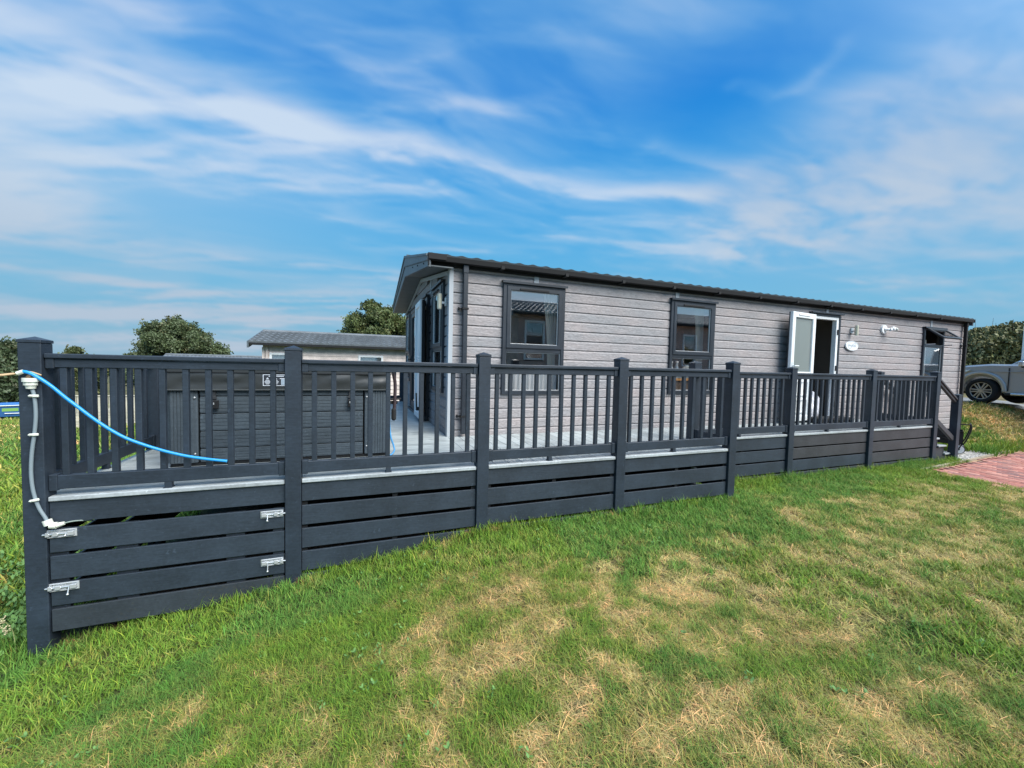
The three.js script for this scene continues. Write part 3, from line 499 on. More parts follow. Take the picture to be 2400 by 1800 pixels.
// long-wall door: white frame, leaf folded back against the wall with its white inner face outwards
{
  const [x0, x1, y0, y1] = FW[2];
  const fr = part('door_frame', [bb(x0 + 0.0, x0 + 0.06, 0, y1, ZF - 0.06, ZF + 0.02, 0.005), bb(x1 - 0.075, x1 - 0.005, 0, y1, ZF - 0.07, ZF + 0.018, 0.005), bb(x0 + 0.06, x1 - 0.075, y1 - 0.06, y1, ZF - 0.07, ZF + 0.018, 0.005), bb(x0 + 0.06, x1 - 0.075, 0, 0.05, ZF - 0.07, ZF + 0.018, 0.005)], M.white, lodge);
  part('outer_frame', [bb(x1 - 0.004, x1 + 0.045, 0, y1 + 0.03, ZF - 0.02, ZF + 0.03, 0.004), bb(x0 - 0.02, x1 - 0.005, y1, y1 + 0.045, ZF - 0.02, ZF + 0.034, 0.004)], M.anthra, fr);
  part('head_drip', bb(x0 - 0.04, x1 + 0.08, y1 + 0.046, y1 + 0.07, ZF - 0.01, ZF + 0.075), M.anthra, fr);
  for (const y of [1.88, 1.12, 0.35]) part('hinge', bb(x1 - 0.05, x1 - 0.022, y - 0.055, y + 0.055, ZF + 0.019, ZF + 0.036, 0.004), M.black, fr);
  const W = 0.84, H = 2.14, leaf = part('door', [ring(0, W, 0, H, 0.105, 0.06, -0.03, 0.008), bb(0.1, W - 0.1, 0.86, 0.98, -0.024, 0.024, 0.005)], M.white, lodge, 'white glazed door leaf folded back against the wall');
  leaf.position.set(7.79, 0.045, ZF + 0.2); leaf.rotation.y = 7 * DEG;
  part('pane', bb(0.1, W - 0.1, 0.97, H - 0.1, -0.006, 0.002), M.frost, leaf);
  part('blind', bb(0.11, W - 0.11, 0.98, H - 0.11, -0.016, -0.012), std('#79807f', 0.8), leaf);
  part('lower_panel', [bb(0.1, W - 0.1, 0.1, 0.87, -0.012, 0.006), ring(0.15, W - 0.15, 0.16, 0.44, 0.03, 0.018, 0.006, 0.004), ring(0.15, W - 0.15, 0.5, 0.8, 0.03, 0.018, 0.006, 0.004)], M.white, leaf);
  part('outer_skin', [bb(0.003, W - 0.003, 0.003, 0.1, -0.046, -0.03), bb(0.003, W - 0.003, 0.86, 0.97, -0.046, -0.03), bb(0.003, W - 0.003, H - 0.1, H - 0.003, -0.046, -0.03), bb(0.003, 0.1, 0.1, H - 0.1, -0.047, -0.03), bb(W - 0.1, W - 0.003, 0.1, H - 0.1, -0.047, -0.03)], M.anthra, leaf);
  part('handle', [bb(0.035, 0.07, 0.94, 1.17, 0.03, 0.042, 0.004), bb(0.04, 0.19, 1.085, 1.105, 0.07, 0.09, 0.006), bb(0.042, 0.062, 1.085, 1.105, 0.04, 0.08)], M.white, leaf);
  part('trickle_vent', bb(0.2, 0.6, H - 0.06, H - 0.03, 0.03, 0.042, 0.003), M.white, leaf);
}
// the end wall: window, french doors (one leaf folded back), window
const toEnd = (m, z) => { m.position.set(XE - 0.012, m.position.y, z); m.rotation.y = -Math.PI / 2; return m; };
{
  for (const k of [0, 2]) { const [z0, z1, y0, y1] = EW[k], f = windowUnit(z1 - z0 + 0.02, y1 - y0 + 0.02, { transom: 0.655 }, lodge); f.position.y = y0 - 0.01; toEnd(f, z0 - 0.01); const n = curtain(0.8, 0.8, 1.6, 12, 0.012, M.net, 'net_curtain', lodge); n.position.y = 0.58; toEnd(n, z1 - 0.04); n.position.x = XE + 0.2; }
  const [z0, z1, y0, y1] = EW[1], W = z1 - z0;
  const fr = part('door_frame', [ring(0, W, 0, y1, 0.07, 0.1, -0.06, 0.006)], M.anthra, lodge); toEnd(fr, z0);
  part('sill', bb(-0.02, W + 0.02, -0.02, 0.03, 0.03, 0.1, 0.005), M.anthra, fr); part('head_drip', bb(-0.03, W + 0.03, y1, y1 + 0.025, 0.0, 0.07), M.anthra, fr);
  part('inner_frame', [bb(W - 0.13, W - 0.072, 0.07, y1 - 0.07, -0.06, 0.02, 0.004), bb(0.072, 0.11, 0.07, y1 - 0.07, -0.06, -0.01, 0.004)], M.white, fr);
  const lw = 0.76;
  const leafAt = (z, name) => { const l = part('door', ring(0, lw, 0, 2.06, 0.1, 0.06, -0.03, 0.008), M.anthra, lodge, name); l.position.y = 0.07; part('pane', bb(0.095, lw - 0.095, 0.095, 1.965, -0.003, 0.003), M.glass, l); part('handle', [bb(0.03, 0.065, 0.9, 1.12, 0.03, 0.042, 0.004), bb(0.035, 0.17, 1.02, 1.04, 0.07, 0.09, 0.006), bb(0.036, 0.06, 1.02, 1.04, 0.04, 0.08)], M.black, l); return l; };
  for (const k of [0, 1]) toEnd(leafAt(0, 'dark framed glass door leaf, shut'), z0 + 0.075 + k * 0.77);
  const inner = part('door', [ring(0, lw, 0, 2.06, 0.1, 0.06, -0.03, 0.008)], M.white, lodge, 'glass door leaf folded back, its white inner side showing'); inner.position.set(XE - 0.15, 0.05, -7.74); inner.rotation.y = -Math.PI / 2 - 1 * DEG;
  part('blind', bb(0.095, lw - 0.095, 0.095, 1.965, -0.004, 0.004), M.white, inner); part('outer_skin', ring(0.002, lw - 0.002, 0.002, 2.058, 0.098, 0.018, -0.049, 0.004), M.anthra, inner); part('edge_strip', bb(lw - 0.002, lw + 0.01, 0.01, 2.05, -0.05, 0.0), M.black, inner);
  part('handle', [bb(lw - 0.065, lw - 0.03, 0.95, 1.17, 0.03, 0.042, 0.004), bb(lw - 0.17, lw - 0.035, 1.05, 1.07, 0.07, 0.09, 0.006), bb(lw - 0.06, lw - 0.036, 1.05, 1.07, 0.04, 0.08)], M.white, inner);
  part('door_stay', [bb(0, 0.02, 0, 0.06, 0, 0.05), rod([0.01, 0.05, 0.04], [0.01, 0.3, 0.05], 0.012)], M.black, inner).position.set(lw - 0.02, 0.16, 0.03);
  part('raking_trim', remap(poly([[-5.6, 2.31], [RZ, 2.685], [-10.74, 2.31], [-10.74, 2.25], [RZ, 2.62], [-5.6, 2.25]], 0.02), (x, y, z) => [XE - 0.022 + z, y, x], true), M.strip, lodge);
  part('joint_strip', [bb(XE - 0.014, XE, 2.22, 2.5, -7.06, -6.98)], M.strip, lodge);
}
// fittings on the walls
function upDown(name, label, pos, turn) { const t = thing(name, label, 'wall lamp', null, pos, turn); part('back_plate', bb(-0.04, 0.04, -0.06, 0.06, 0, 0.02, 0.004), M.zinc, t); part('arm', bb(-0.018, 0.018, -0.03, 0.0, 0.02, 0.07), M.zinc, t); part('lamp_body', new THREE.CylinderGeometry(0.034, 0.034, 0.2, 20).translate(0, 0, 0.1), std('#c9c6b2', 0.4, { metalness: 0.3 }), t); part('lens', [new THREE.CylinderGeometry(0.028, 0.028, 0.01, 16).translate(0, 0.104, 0.1), new THREE.CylinderGeometry(0.028, 0.028, 0.01, 16).translate(0, -0.104, 0.1)], M.offwhite, t); return t; }
upDown('wall_lamp', 'small cream up and down wall lamp above the oval name sign', [9.98, 1.94, ZF + 0.004], 0);
upDown('wall_lamp', 'cream up and down wall lamp on the lodge end wall near the corner', [XE - 0.004, 1.9, -5.72], -Math.PI / 2);
{ const t = thing('security_lamp', 'white round security floodlight with motion sensor high on the long wall', 'security lamp', null, [11.12, 2.03, ZF]); part('base', new THREE.CylinderGeometry(0.095, 0.1, 0.035, 28).rotateX(Math.PI / 2).translate(0, 0, 0.018), M.white, t); part('arm', [rod([0, 0, 0.03], [0.05, -0.01, 0.1], 0.036, 0.03), rod([0.05, -0.01, 0.1], [0.1, -0.01, 0.12], 0.042)], M.white, t); part('lamp_head', new THREE.SphereGeometry(0.055, 18, 12).scale(1, 1, 0.9).translate(0.12, 0.005, 0.13), M.white, t); part('lens', new THREE.CylinderGeometry(0.045, 0.05, 0.03, 18).rotateZ(-1.2).translate(0.165, -0.005, 0.15), M.offwhite, t); }
{
  const t = thing('name_sign', 'white oval name plate with swirling grey script beside the open door', 'sign', null, [9.995, 1.615, ZF + 0.006]);
  part('plate', new THREE.CylinderGeometry(0.5, 0.5, 0.022, 48).rotateX(Math.PI / 2).scale(0.42, 0.21, 1).translate(0, 0, 0.011), M.white, t);
  part('rim', new THREE.TorusGeometry(0.5, 0.022, 8, 56).scale(0.41, 0.2, 0.35).translate(0, 0, 0.021), M.white, t);
  const cv = document.createElement('canvas'); cv.width = 512; cv.height = 256; const x = cv.getContext('2d'); x.fillStyle = '#e4e8ea'; x.fillRect(0, 0, 512, 256); x.fillStyle = '#5d7183'; x.strokeStyle = '#5d7183'; x.font = 'italic bold 84px serif'; x.textAlign = 'center'; x.fillText('Norfolk', 256, 150); x.lineWidth = 11; x.lineCap = 'round';
  x.beginPath(); x.moveTo(100, 74); x.bezierCurveTo(80, 160, 110, 225, 170, 212); x.bezierCurveTo(230, 196, 270, 110, 320, 62); x.bezierCurveTo(370, 28, 420, 46, 424, 92); x.stroke(); x.fillRect(300, 158, 120, 8); x.beginPath(); x.arc(52, 130, 7, 0, 7); x.arc(460, 130, 7, 0, 7); x.fill();
  const ct = new THREE.CanvasTexture(cv); ct.colorSpace = THREE.SRGBColorSpace; const g = new THREE.CircleGeometry(0.5, 48); g.scale(0.39, 0.185, 1); g.translate(0, 0, 0.0235); part('lettering', g, new THREE.MeshStandardMaterial({ map: ct, roughness: 0.4 }), t);
}
{ const t = thing('doormat_step', 'black rubber doorstep below the open long-wall door', 'doorstep', null, [9.05, 0.002, -5.32]); part('tread', bx(1.0, 0.05, 0.3, 0, 0.085, 0, 0.01), M.rubber, t); part('base', [bx(0.92, 0.058, 0.24, 0, 0.03, 0)], M.black, t); for (const s of [-1, 1]) part('foot', bx(0.09, 0.1, 0.34, s * 0.47, 0.05, 0, 0.01), M.rubber, t); }
// white sacks of laundry inside the doorway
function sack(seed, w, h) { const g = new THREE.SphereGeometry(1, 36, 26), p = g.attributes.position; for (let i = 0; i < p.count; i++) { let x = p.getX(i), y = p.getY(i), z = p.getZ(i); const a = Math.atan2(z, x), n = fbm(a * 2.2 + seed * 3, y * 2.4, 4, seed) - 0.5, f = 1 + n * 0.4 + 0.07 * Math.sin(a * 9 + y * 5 + seed); const top = y > 0.4 ? 1 - 0.45 * (y - 0.4) : 1; p.setXYZ(i, x * f * top * w, Math.max(y, -0.82) * h * (1 + n * 0.15) + 0.82 * h, z * f * top * w); } g.computeVertexNormals(); return g; }
M.sack = std('#dfe1ea', 0.55);
solo('laundry_sack', sack(3, 0.21, 0.24), M.sack, 'lower white sack just inside the open door', 'sack').position.set(8.98, 0.0, -5.78);
solo('laundry_sack', sack(8, 0.19, 0.34), M.sack, 'taller white sack further right inside the open door', 'sack').position.set(9.3, 0.0, -5.88);
// kitchen behind the second window
{
  const t = thing('kitchen_worktop', 'oak edged kitchen worktop and cupboards seen through the second window', 'kitchen units'); part('worktop', bb(4.6, 8.2, 0.86, 0.9, -6.35, -5.68), std('#7e868a', 0.4), t); part('edge_strip', bb(4.6, 8.2, 0.815, 0.858, -5.71, -5.675), M.oak, t); for (let k = 0; k < 5; k++) part('cupboard_door', bb(4.62 + k * 0.5, 5.1 + k * 0.5, 0.1, 0.8, -5.74, -5.72), std('#5c4a38', 0.5), t);
  const bottle = (x, z, h, m, label) => { const o = thing('spray_bottle', label, 'spray bottle', null, [x, 0.902, z], 0.5); part('bottle', new THREE.LatheGeometry([[0, 0], [0.036, 0], [0.038, 0.02], [0.036, h * 0.55], [0.014, h * 0.75], [0.014, h * 0.84]].map(q => new THREE.Vector2(...q)), 18), m, o); part('trigger_head', [bx(0.09, 0.035, 0.028, 0.02, h * 0.9, 0, 0.006), bx(0.014, 0.06, 0.018, 0.055, h * 0.82, 0, 0.004)], M.white, o); };
  bottle(5.29, -5.76, 0.27, M.white, 'white trigger spray bottle, left of the pair inside the second window'); bottle(5.44, -5.78, 0.28, std('#b9c6cf', 0.3), 'pale blue-grey trigger spray bottle, right of the pair inside the second window');
  const j = thing('soap_bottle', 'squat white soap bottle at the left corner of the second window', 'soap bottle', null, [5.15, 0.902, -5.77]); part('bottle', new THREE.LatheGeometry([[0, 0], [0.045, 0], [0.045, 0.09], [0.016, 0.12], [0.016, 0.15]].map(q => new THREE.Vector2(...q)), 18), M.offwhite, j); part('pump', [rod([0, 0.15, 0], [0, 0.18, 0], 0.006), bx(0.05, 0.014, 0.018, 0.015, 0.183, 0, 0.004)], M.white, j);
  const q = thing('caddy_box', 'dark box holding folded cloths inside the second window', 'box', null, [5.66, 0.902, -5.78]); part('box', [bb(-0.14, 0.14, 0, 0.01, -0.07, 0.07), bb(-0.14, 0.14, 0.01, 0.13, 0.062, 0.07), bb(-0.14, 0.14, 0.01, 0.13, -0.07, -0.062), bb(-0.14, -0.132, 0.01, 0.13, -0.062, 0.062), bb(0.132, 0.14, 0.01, 0.13, -0.062, 0.062)], M.anthra, q); part('cloth', sack(12, 0.1, 0.09).scale(1, 1, 0.55).translate(0.02, 0.03, 0), M.offwhite, q);
}

// ---------- decking ----------
const deck = thing('decking', 'raised grey composite deck running along the lodge with dark slatted skirting', 'deck');
{
  const P = 0.151, T = 0.024;
  for (let z = -11.05; z < -3.9; z += P) { const z1 = Math.min(z + 0.145, -3.86); part('deck_board', bb(-2.16, XE + 0.0 - (z1 < ZF ? 0.005 : 0.0), -T, 0, z, z1, 0.003), M.deck, deck); }
  for (let x = XE + 0.004; x < 10.85; x += P) { const e = x + P > 4.66 ? -4.5 : -3.86; part('deck_board', bb(x, Math.min(x + 0.145, 10.9), -T, 0, ZF + 0.004, e, 0.003), M.deck, deck); }
  const G = M.grey;
  // front fascia nosing, one per bay, and slatted skirting between the posts
  const PX = [-2.125, -0.508, 1.175, 2.828, 4.57], hw = 0.062;
  const slatRow = (x0, x1, zf, y0, y1, m, par = deck) => part('skirting_board', bb(x0, x1, y0, y1, zf - 0.022, zf, 0.003), m, par);
  for (let k = 0; k < 4; k++) {
    const a = PX[k] + hw + 0.002, b = PX[k + 1] - hw - 0.002;
    part('nosing', bb(a, b, -0.032, 0.004, -3.862, -3.815, 0.008), M.trim, deck);
    slatRow(a, b, -3.832, -0.193, -0.036, M.greyBoard);
    const par = k ? deck : null;
    if (k) {
      const base = -3.832, yb = [[-0.402, -0.232], [-0.606, -0.436], [-0.808, -0.638], [-1.0, -0.842]];
      yb.slice(0, k === 1 ? 4 : 3).forEach(([p, q], i, A) => slatRow(a, b, base, p, q, i >= A.length - 1 ? M.greyMud : M.greyBoard));
      for (const f of [0.012, 0.5, 0.988]) part('batten', bb(mix(a, b, f) - 0.022, mix(a, b, f) + 0.022, -1.0, -0.04, -3.9, -3.856), M.black, deck);
    }
  }
  const QX = [4.57, 6.62, 8.76, 10.87];
  for (let k = 0; k < 3; k++) {
    const a = QX[k] + hw + 0.002, b = QX[k + 1] - hw - 0.002;
    part('nosing', bb(a, b, -0.036, 0.0, -4.502, -4.455, 0.008), M.trim, deck);
    [[-0.222, -0.042], [-0.42, -0.246], [-0.624, -0.446], [-0.83, -0.65]].forEach(([p, q], i) => slatRow(a, b, -4.472, p, q, i === 3 ? M.greyMud : k === 0 ? M.greyBoard : k === 1 && i > 1 ? M.greyBoard : M.greyWarm));
    for (const f of [0.012, 0.5, 0.988]) part('batten', bb(mix(a, b, f) - 0.022, mix(a, b, f) + 0.022, -0.85, -0.04, -4.54, -4.496), M.black, deck);
  }
  // left side skirting, back and the frame below
  for (let k = 0; k < 5; k++) part('skirting_board', bb(-2.165, -2.143, -0.19 - k * 0.2, -0.025 - k * 0.2, -11.0, -3.93, 0.003), M.greyBoard, deck);
  for (let z = -5.5; z > -11; z -= 1.65) part('batten', bb(-2.142, -2.1, -1.05, -0.03, z - 0.03, z + 0.03), M.black, deck);
  for (let k = 0; k < 6; k++) part('skirting_board', bb(-2.06, XE - 0.03, -0.19 - k * 0.2, -0.025 - k * 0.2, -11.08, -11.058, 0.003), M.greyBoard, deck);
  for (let k = 0; k < 4; k++) part('skirting_board', bb(XE + 0.002, XE + 0.02, -0.5 - k * 0.2, -0.335 - k * 0.2, -11.0, ZF - 0.13, 0.003), M.black, deck);
  for (let k = 0; k < 4; k++) part('skirting_board', bb(4.56, 4.582, -0.19 - k * 0.2, -0.03 - k * 0.2, -4.428, -3.925, 0.003), M.greyBoard, deck);
  part('end_riser', bb(10.9, 10.92, -0.8, -0.005, -5.5, -4.56), M.greyWarm, deck);
  for (let z = -4.3; z > -11; z -= 0.6) part('joist', bb(-2.09, XE - 0.03, -0.17, -T - 0.001, z - 0.025, z + 0.025), M.black, deck);
  for (const z of [-4.0, -4.6, -5.2]) if (z > -4.1) part('joist', bb(XE, 4.5, -0.17, -T - 0.001, z - 0.025, z + 0.025), M.black, deck); else part('joist', bb(XE, 10.85, -0.17, -T - 0.001, z - 0.025, z + 0.025), M.black, deck);
  part('lodge_skirt', bb(1.12, 14.6, -1.3, -0.43, ZF - 0.12, ZF - 0.07), M.black, deck);
}
// bolted access panel in the first bay
{
  const t = thing('access_panel', 'removable slatted access panel with four steel bolts under the deck corner', 'access panel');
  const a = -2.058, b = -0.575;
  [[-0.402, -0.232], [-0.6, -0.43], [-0.795, -0.628], [-0.985, -0.822]].forEach(([p, q], i) => part('slat', bb(a + 0.004, b, p, q, -3.832, -3.81, 0.003), i === 3 ? M.greyMud : M.greyBoard, t));
  for (const f of [0.02, 0.29, 0.76, 0.985]) part('batten', bb(mix(a, b, f) - 0.065, mix(a, b, f) + 0.065 - (f > 0.9 ? 0.05 : 0), -0.985, -0.24, -3.87, -3.833), M.anthra, t);
  const bolt = (x, y, dir, drop) => {
    const p = part('bolt', [bx(0.165, 0.058, 0.003, 0, 0, 0.0015), bx(0.15, 0.004, 0.012, 0, 0.024, 0.006), bx(0.15, 0.004, 0.012, 0, -0.024, 0.006), bx(0.035, 0.03, 0.022, 0.055 * dir, 0, 0.012, 0.003), bx(0.028, 0.03, 0.022, -0.03 * dir, 0, 0.012, 0.003), bx(0.02, 0.03, 0.022, -0.072 * dir, 0, 0.012, 0.003)], M.zinc, t); p.position.set(x, y, -3.809);
    part('bar', rod([-0.1 * dir, 0, 0.012], [0.07 * dir, 0, 0.012], 0.006), M.chrome, p); part('knob', [rod([0.03 * dir, 0, 0.012], [0.03 * dir, -drop, 0.03], 0.0045), new THREE.SphereGeometry(0.008, 10, 8).translate(0.03 * dir, -drop, 0.03)], M.chrome, p);
    for (const x2 of [-0.062, 0.015]) for (const y2 of [0.018, -0.018]) part('screw', new THREE.SphereGeometry(0.004, 6, 4).translate(x2, y2, 0.003), M.black, p);
  };
  bolt(-1.985, -0.263, 1, 0.012); bolt(-1.98, -0.657, 1, 0.05); bolt(-0.665, -0.272, -1, 0.045); bolt(-0.665, -0.682, -1, 0.065);
}
// ---------- railings ----------
function post(parent, x, z, y0, y1) {
  const p = part('post', bb(-0.061, 0.061, y0, y1, -0.061, 0.061, 0.006), M.grey, parent); p.position.set(x, 0, z);
  const c = new THREE.ConeGeometry(0.092, 0.026, 4, 1); c.rotateY(Math.PI / 4); c.translate(0, y1 + 0.033, 0);
  part('post_cap', [bx(0.13, 0.02, 0.13, 0, y1 + 0.01, 0, 0.004), c], M.grey, p);
}
function rails(parent, A, B, yT, list, y0 = 0, foot = 0.46) {          // A, B: faces of the two posts in x, z; list: baluster stations in metres from A
  const dx = B[0] - A[0], dz = B[1] - A[1], L = Math.hypot(dx, dz), turn = -Math.atan2(dz, dx);
  const put = (name, g, m = M.grey, par = parent) => { const o = part(name, g, m, par); o.position.set(A[0], 0, A[1]); o.rotation.y = turn; return o; };
  put('top_rail', [bb(0.002, L - 0.002, yT - 0.036, yT, -0.046, 0.046, 0.008), bb(0.002, L - 0.002, yT - 0.1, yT - 0.037, -0.026, 0.026, 0.005)]);
  put('bottom_rail', bb(0.002, L - 0.002, y0 + 0.05, y0 + 0.152, -0.026, 0.026, 0.006));
  for (const e of [0, 1]) { const x = e ? L - 0.05 : 0.003; put('rail_bracket', [bb(x, x + 0.047, yT - 0.108, yT - 0.03, -0.034, 0.034, 0.005)]); put('rail_bracket', [bb(x, x + 0.047, y0 + 0.042, y0 + 0.16, -0.034, 0.034, 0.005)]); }
  for (const s of list) put('baluster', bb(s - 0.02, s + 0.02, y0 + 0.15, yT - 0.098, -0.019, 0.019, 0.004));
  put('rail_foot', [bb(L * foot - 0.022, L * foot + 0.022, y0 + 0.004, y0 + 0.051, -0.024, 0.024, 0.003), bb(L * foot - 0.028, L * foot + 0.028, y0 + 0.002, y0 + 0.01, -0.03, 0.03)]);
}
const even = (L, n) => Array.from({ length: n }, (_, i) => L * (i + 1) / (n + 1));
{
  const t = thing('deck_railing', 'long dark grey deck railing nearest the camera, from the hose corner to the inner corner', 'railing');
  const Z = -3.862, PX = [-2.125, -0.508, 1.175, 2.828, 4.57], yb = [-1.3, -1.05, -0.9, -0.85, -0.85];
  PX.forEach((x, i) => post(t, x, Z, yb[i], 1.1));
  const S = [[-1.977, -1.839, -1.699, -1.554, -1.409, -1.262, -1.115, -0.967, -0.8185, -0.6653], [-0.353, -0.199, -0.044, 0.106, 0.26, 0.414, 0.562, 0.714, 0.8655, 1.019], [1.318, 1.464, 1.613, 1.759, 1.908, 2.0585, 2.206, 2.355, 2.506, 2.66], [2.964, 3.121, 3.278, 3.437, 3.595, 3.753, 3.911, 4.069, 4.227, 4.39]];
  for (let k = 0; k < 4; k++) { const a = PX[k] + 0.061, b = PX[k + 1] - 0.061; rails(t, [a, Z], [b, Z], 1.03, S[k].map(x => x + 0.004 - a), 0, 0.46); }
}
{
  const t = thing('deck_railing', 'dark railing along the left side of the deck, running back beside the hot tub', 'railing');
  const zs = [-3.862, -5.62, -7.4, -9.2, -11.0]; for (const z of zs.slice(1)) post(t, -2.125, z, -1.6, 0.985);
  for (let k = 0; k < 4; k++) rails(t, [-2.125, zs[k] - 0.061], [-2.125, zs[k + 1] + 0.061], 1.03, even(zs[k] - zs[k + 1] - 0.122, 10));
}
{
  const t = thing('deck_railing', 'dark railing across the far end of the deck, behind the hot tub', 'railing');
  const xs = [-2.125, -0.48, 1.1]; for (const x of xs.slice(1)) post(t, x, -11.0, -1.6, 0.985);
  for (let k = 0; k < 2; k++) rails(t, [xs[k] + 0.061, -11.0], [xs[k + 1] - 0.061, -11.0], 1.03, even(1.5, 9));
}
{
  const t = thing('deck_railing', 'short dark railing where the deck steps back at its inner corner', 'railing');
  post(t, 4.57, -4.49, -0.85, 1.1);
  rails(t, [4.57, -3.923], [4.57, -4.429], 1.03, even(0.506, 3), 0, 0.9);
}
{
  const t = thing('deck_railing', 'dark deck railing in front of the white door, ending at the steps', 'railing');
  const QX = [4.57, 6.62, 8.76, 10.87], Z = -4.49; for (const x of QX.slice(1)) post(t, x, Z, -0.95, 1.06);
  for (let k = 0; k < 3; k++) { const a = QX[k] + 0.061, b = QX[k + 1] - 0.061; rails(t, [a, Z], [b, Z], 1.005, even(b - a, 13), -0.01, 0.45); }
}
{
  const t = thing('deck_gate', 'dark slatted gate across the deck end at the top of the steps', 'gate');
  rails(t, [10.87, -4.56], [10.87, -5.37], 0.99, even(0.81, 8), 0.0, 0.9);
  part('latch', [bb(10.79, 10.83, 0.78, 0.84, -5.36, -5.3, 0.004), new THREE.SphereGeometry(0.028, 12, 10).translate(10.78, 0.81, -5.33)], M.black, t);
}
// steps down to the drive
{
  const t = thing('deck_steps', 'short flight of steps with dark handrail down from the deck to the gravel', 'steps');
  const tr = (x0, x1, y) => part('tread', bb(x0, x1, y - 0.035, y, -5.36, -4.5, 0.008), M.trim, t);
  tr(10.925, 11.22, -0.265); tr(11.2, 11.5, -0.43); tr(11.46, 11.78, -0.6);
  for (const [x, a, b] of [[11.19, -0.43, -0.301], [11.45, -0.6, -0.466], [11.72, -0.8, -0.636]]) part('riser', bb(x, x + 0.018, a + 0.001, b, -5.34, -4.53), M.greyWarm, t);
  for (const z of [-4.56, -5.38]) part('side_panel', poly([[10.93, -0.86], [11.72, -0.86], [11.72, -0.65], [11.45, -0.65], [11.45, -0.48], [11.19, -0.48], [11.19, -0.315], [10.93, -0.315]], 0.025).translate(0, 0, z), M.greyWarm, t);
  for (const z of [-4.49, -5.42]) {
    post(t, 11.72, z, -0.95, 0.6); if (z < -5) post(t, 10.87, z, -0.9, 1.04);
    const slope = Math.atan2(-0.43, 0.73), sl = (y, h, w) => { const g = bx(0.86, h, w, 0, 0, 0, 0.006); g.rotateZ(slope); g.translate(11.295, y, z); return g; };
    part('handrail', [sl(0.745, 0.036, 0.092), sl(0.70, 0.055, 0.052)], M.greyWarm, t); part('bottom_rail', sl(-0.085, 0.095, 0.052), M.greyWarm, t);
  }
}
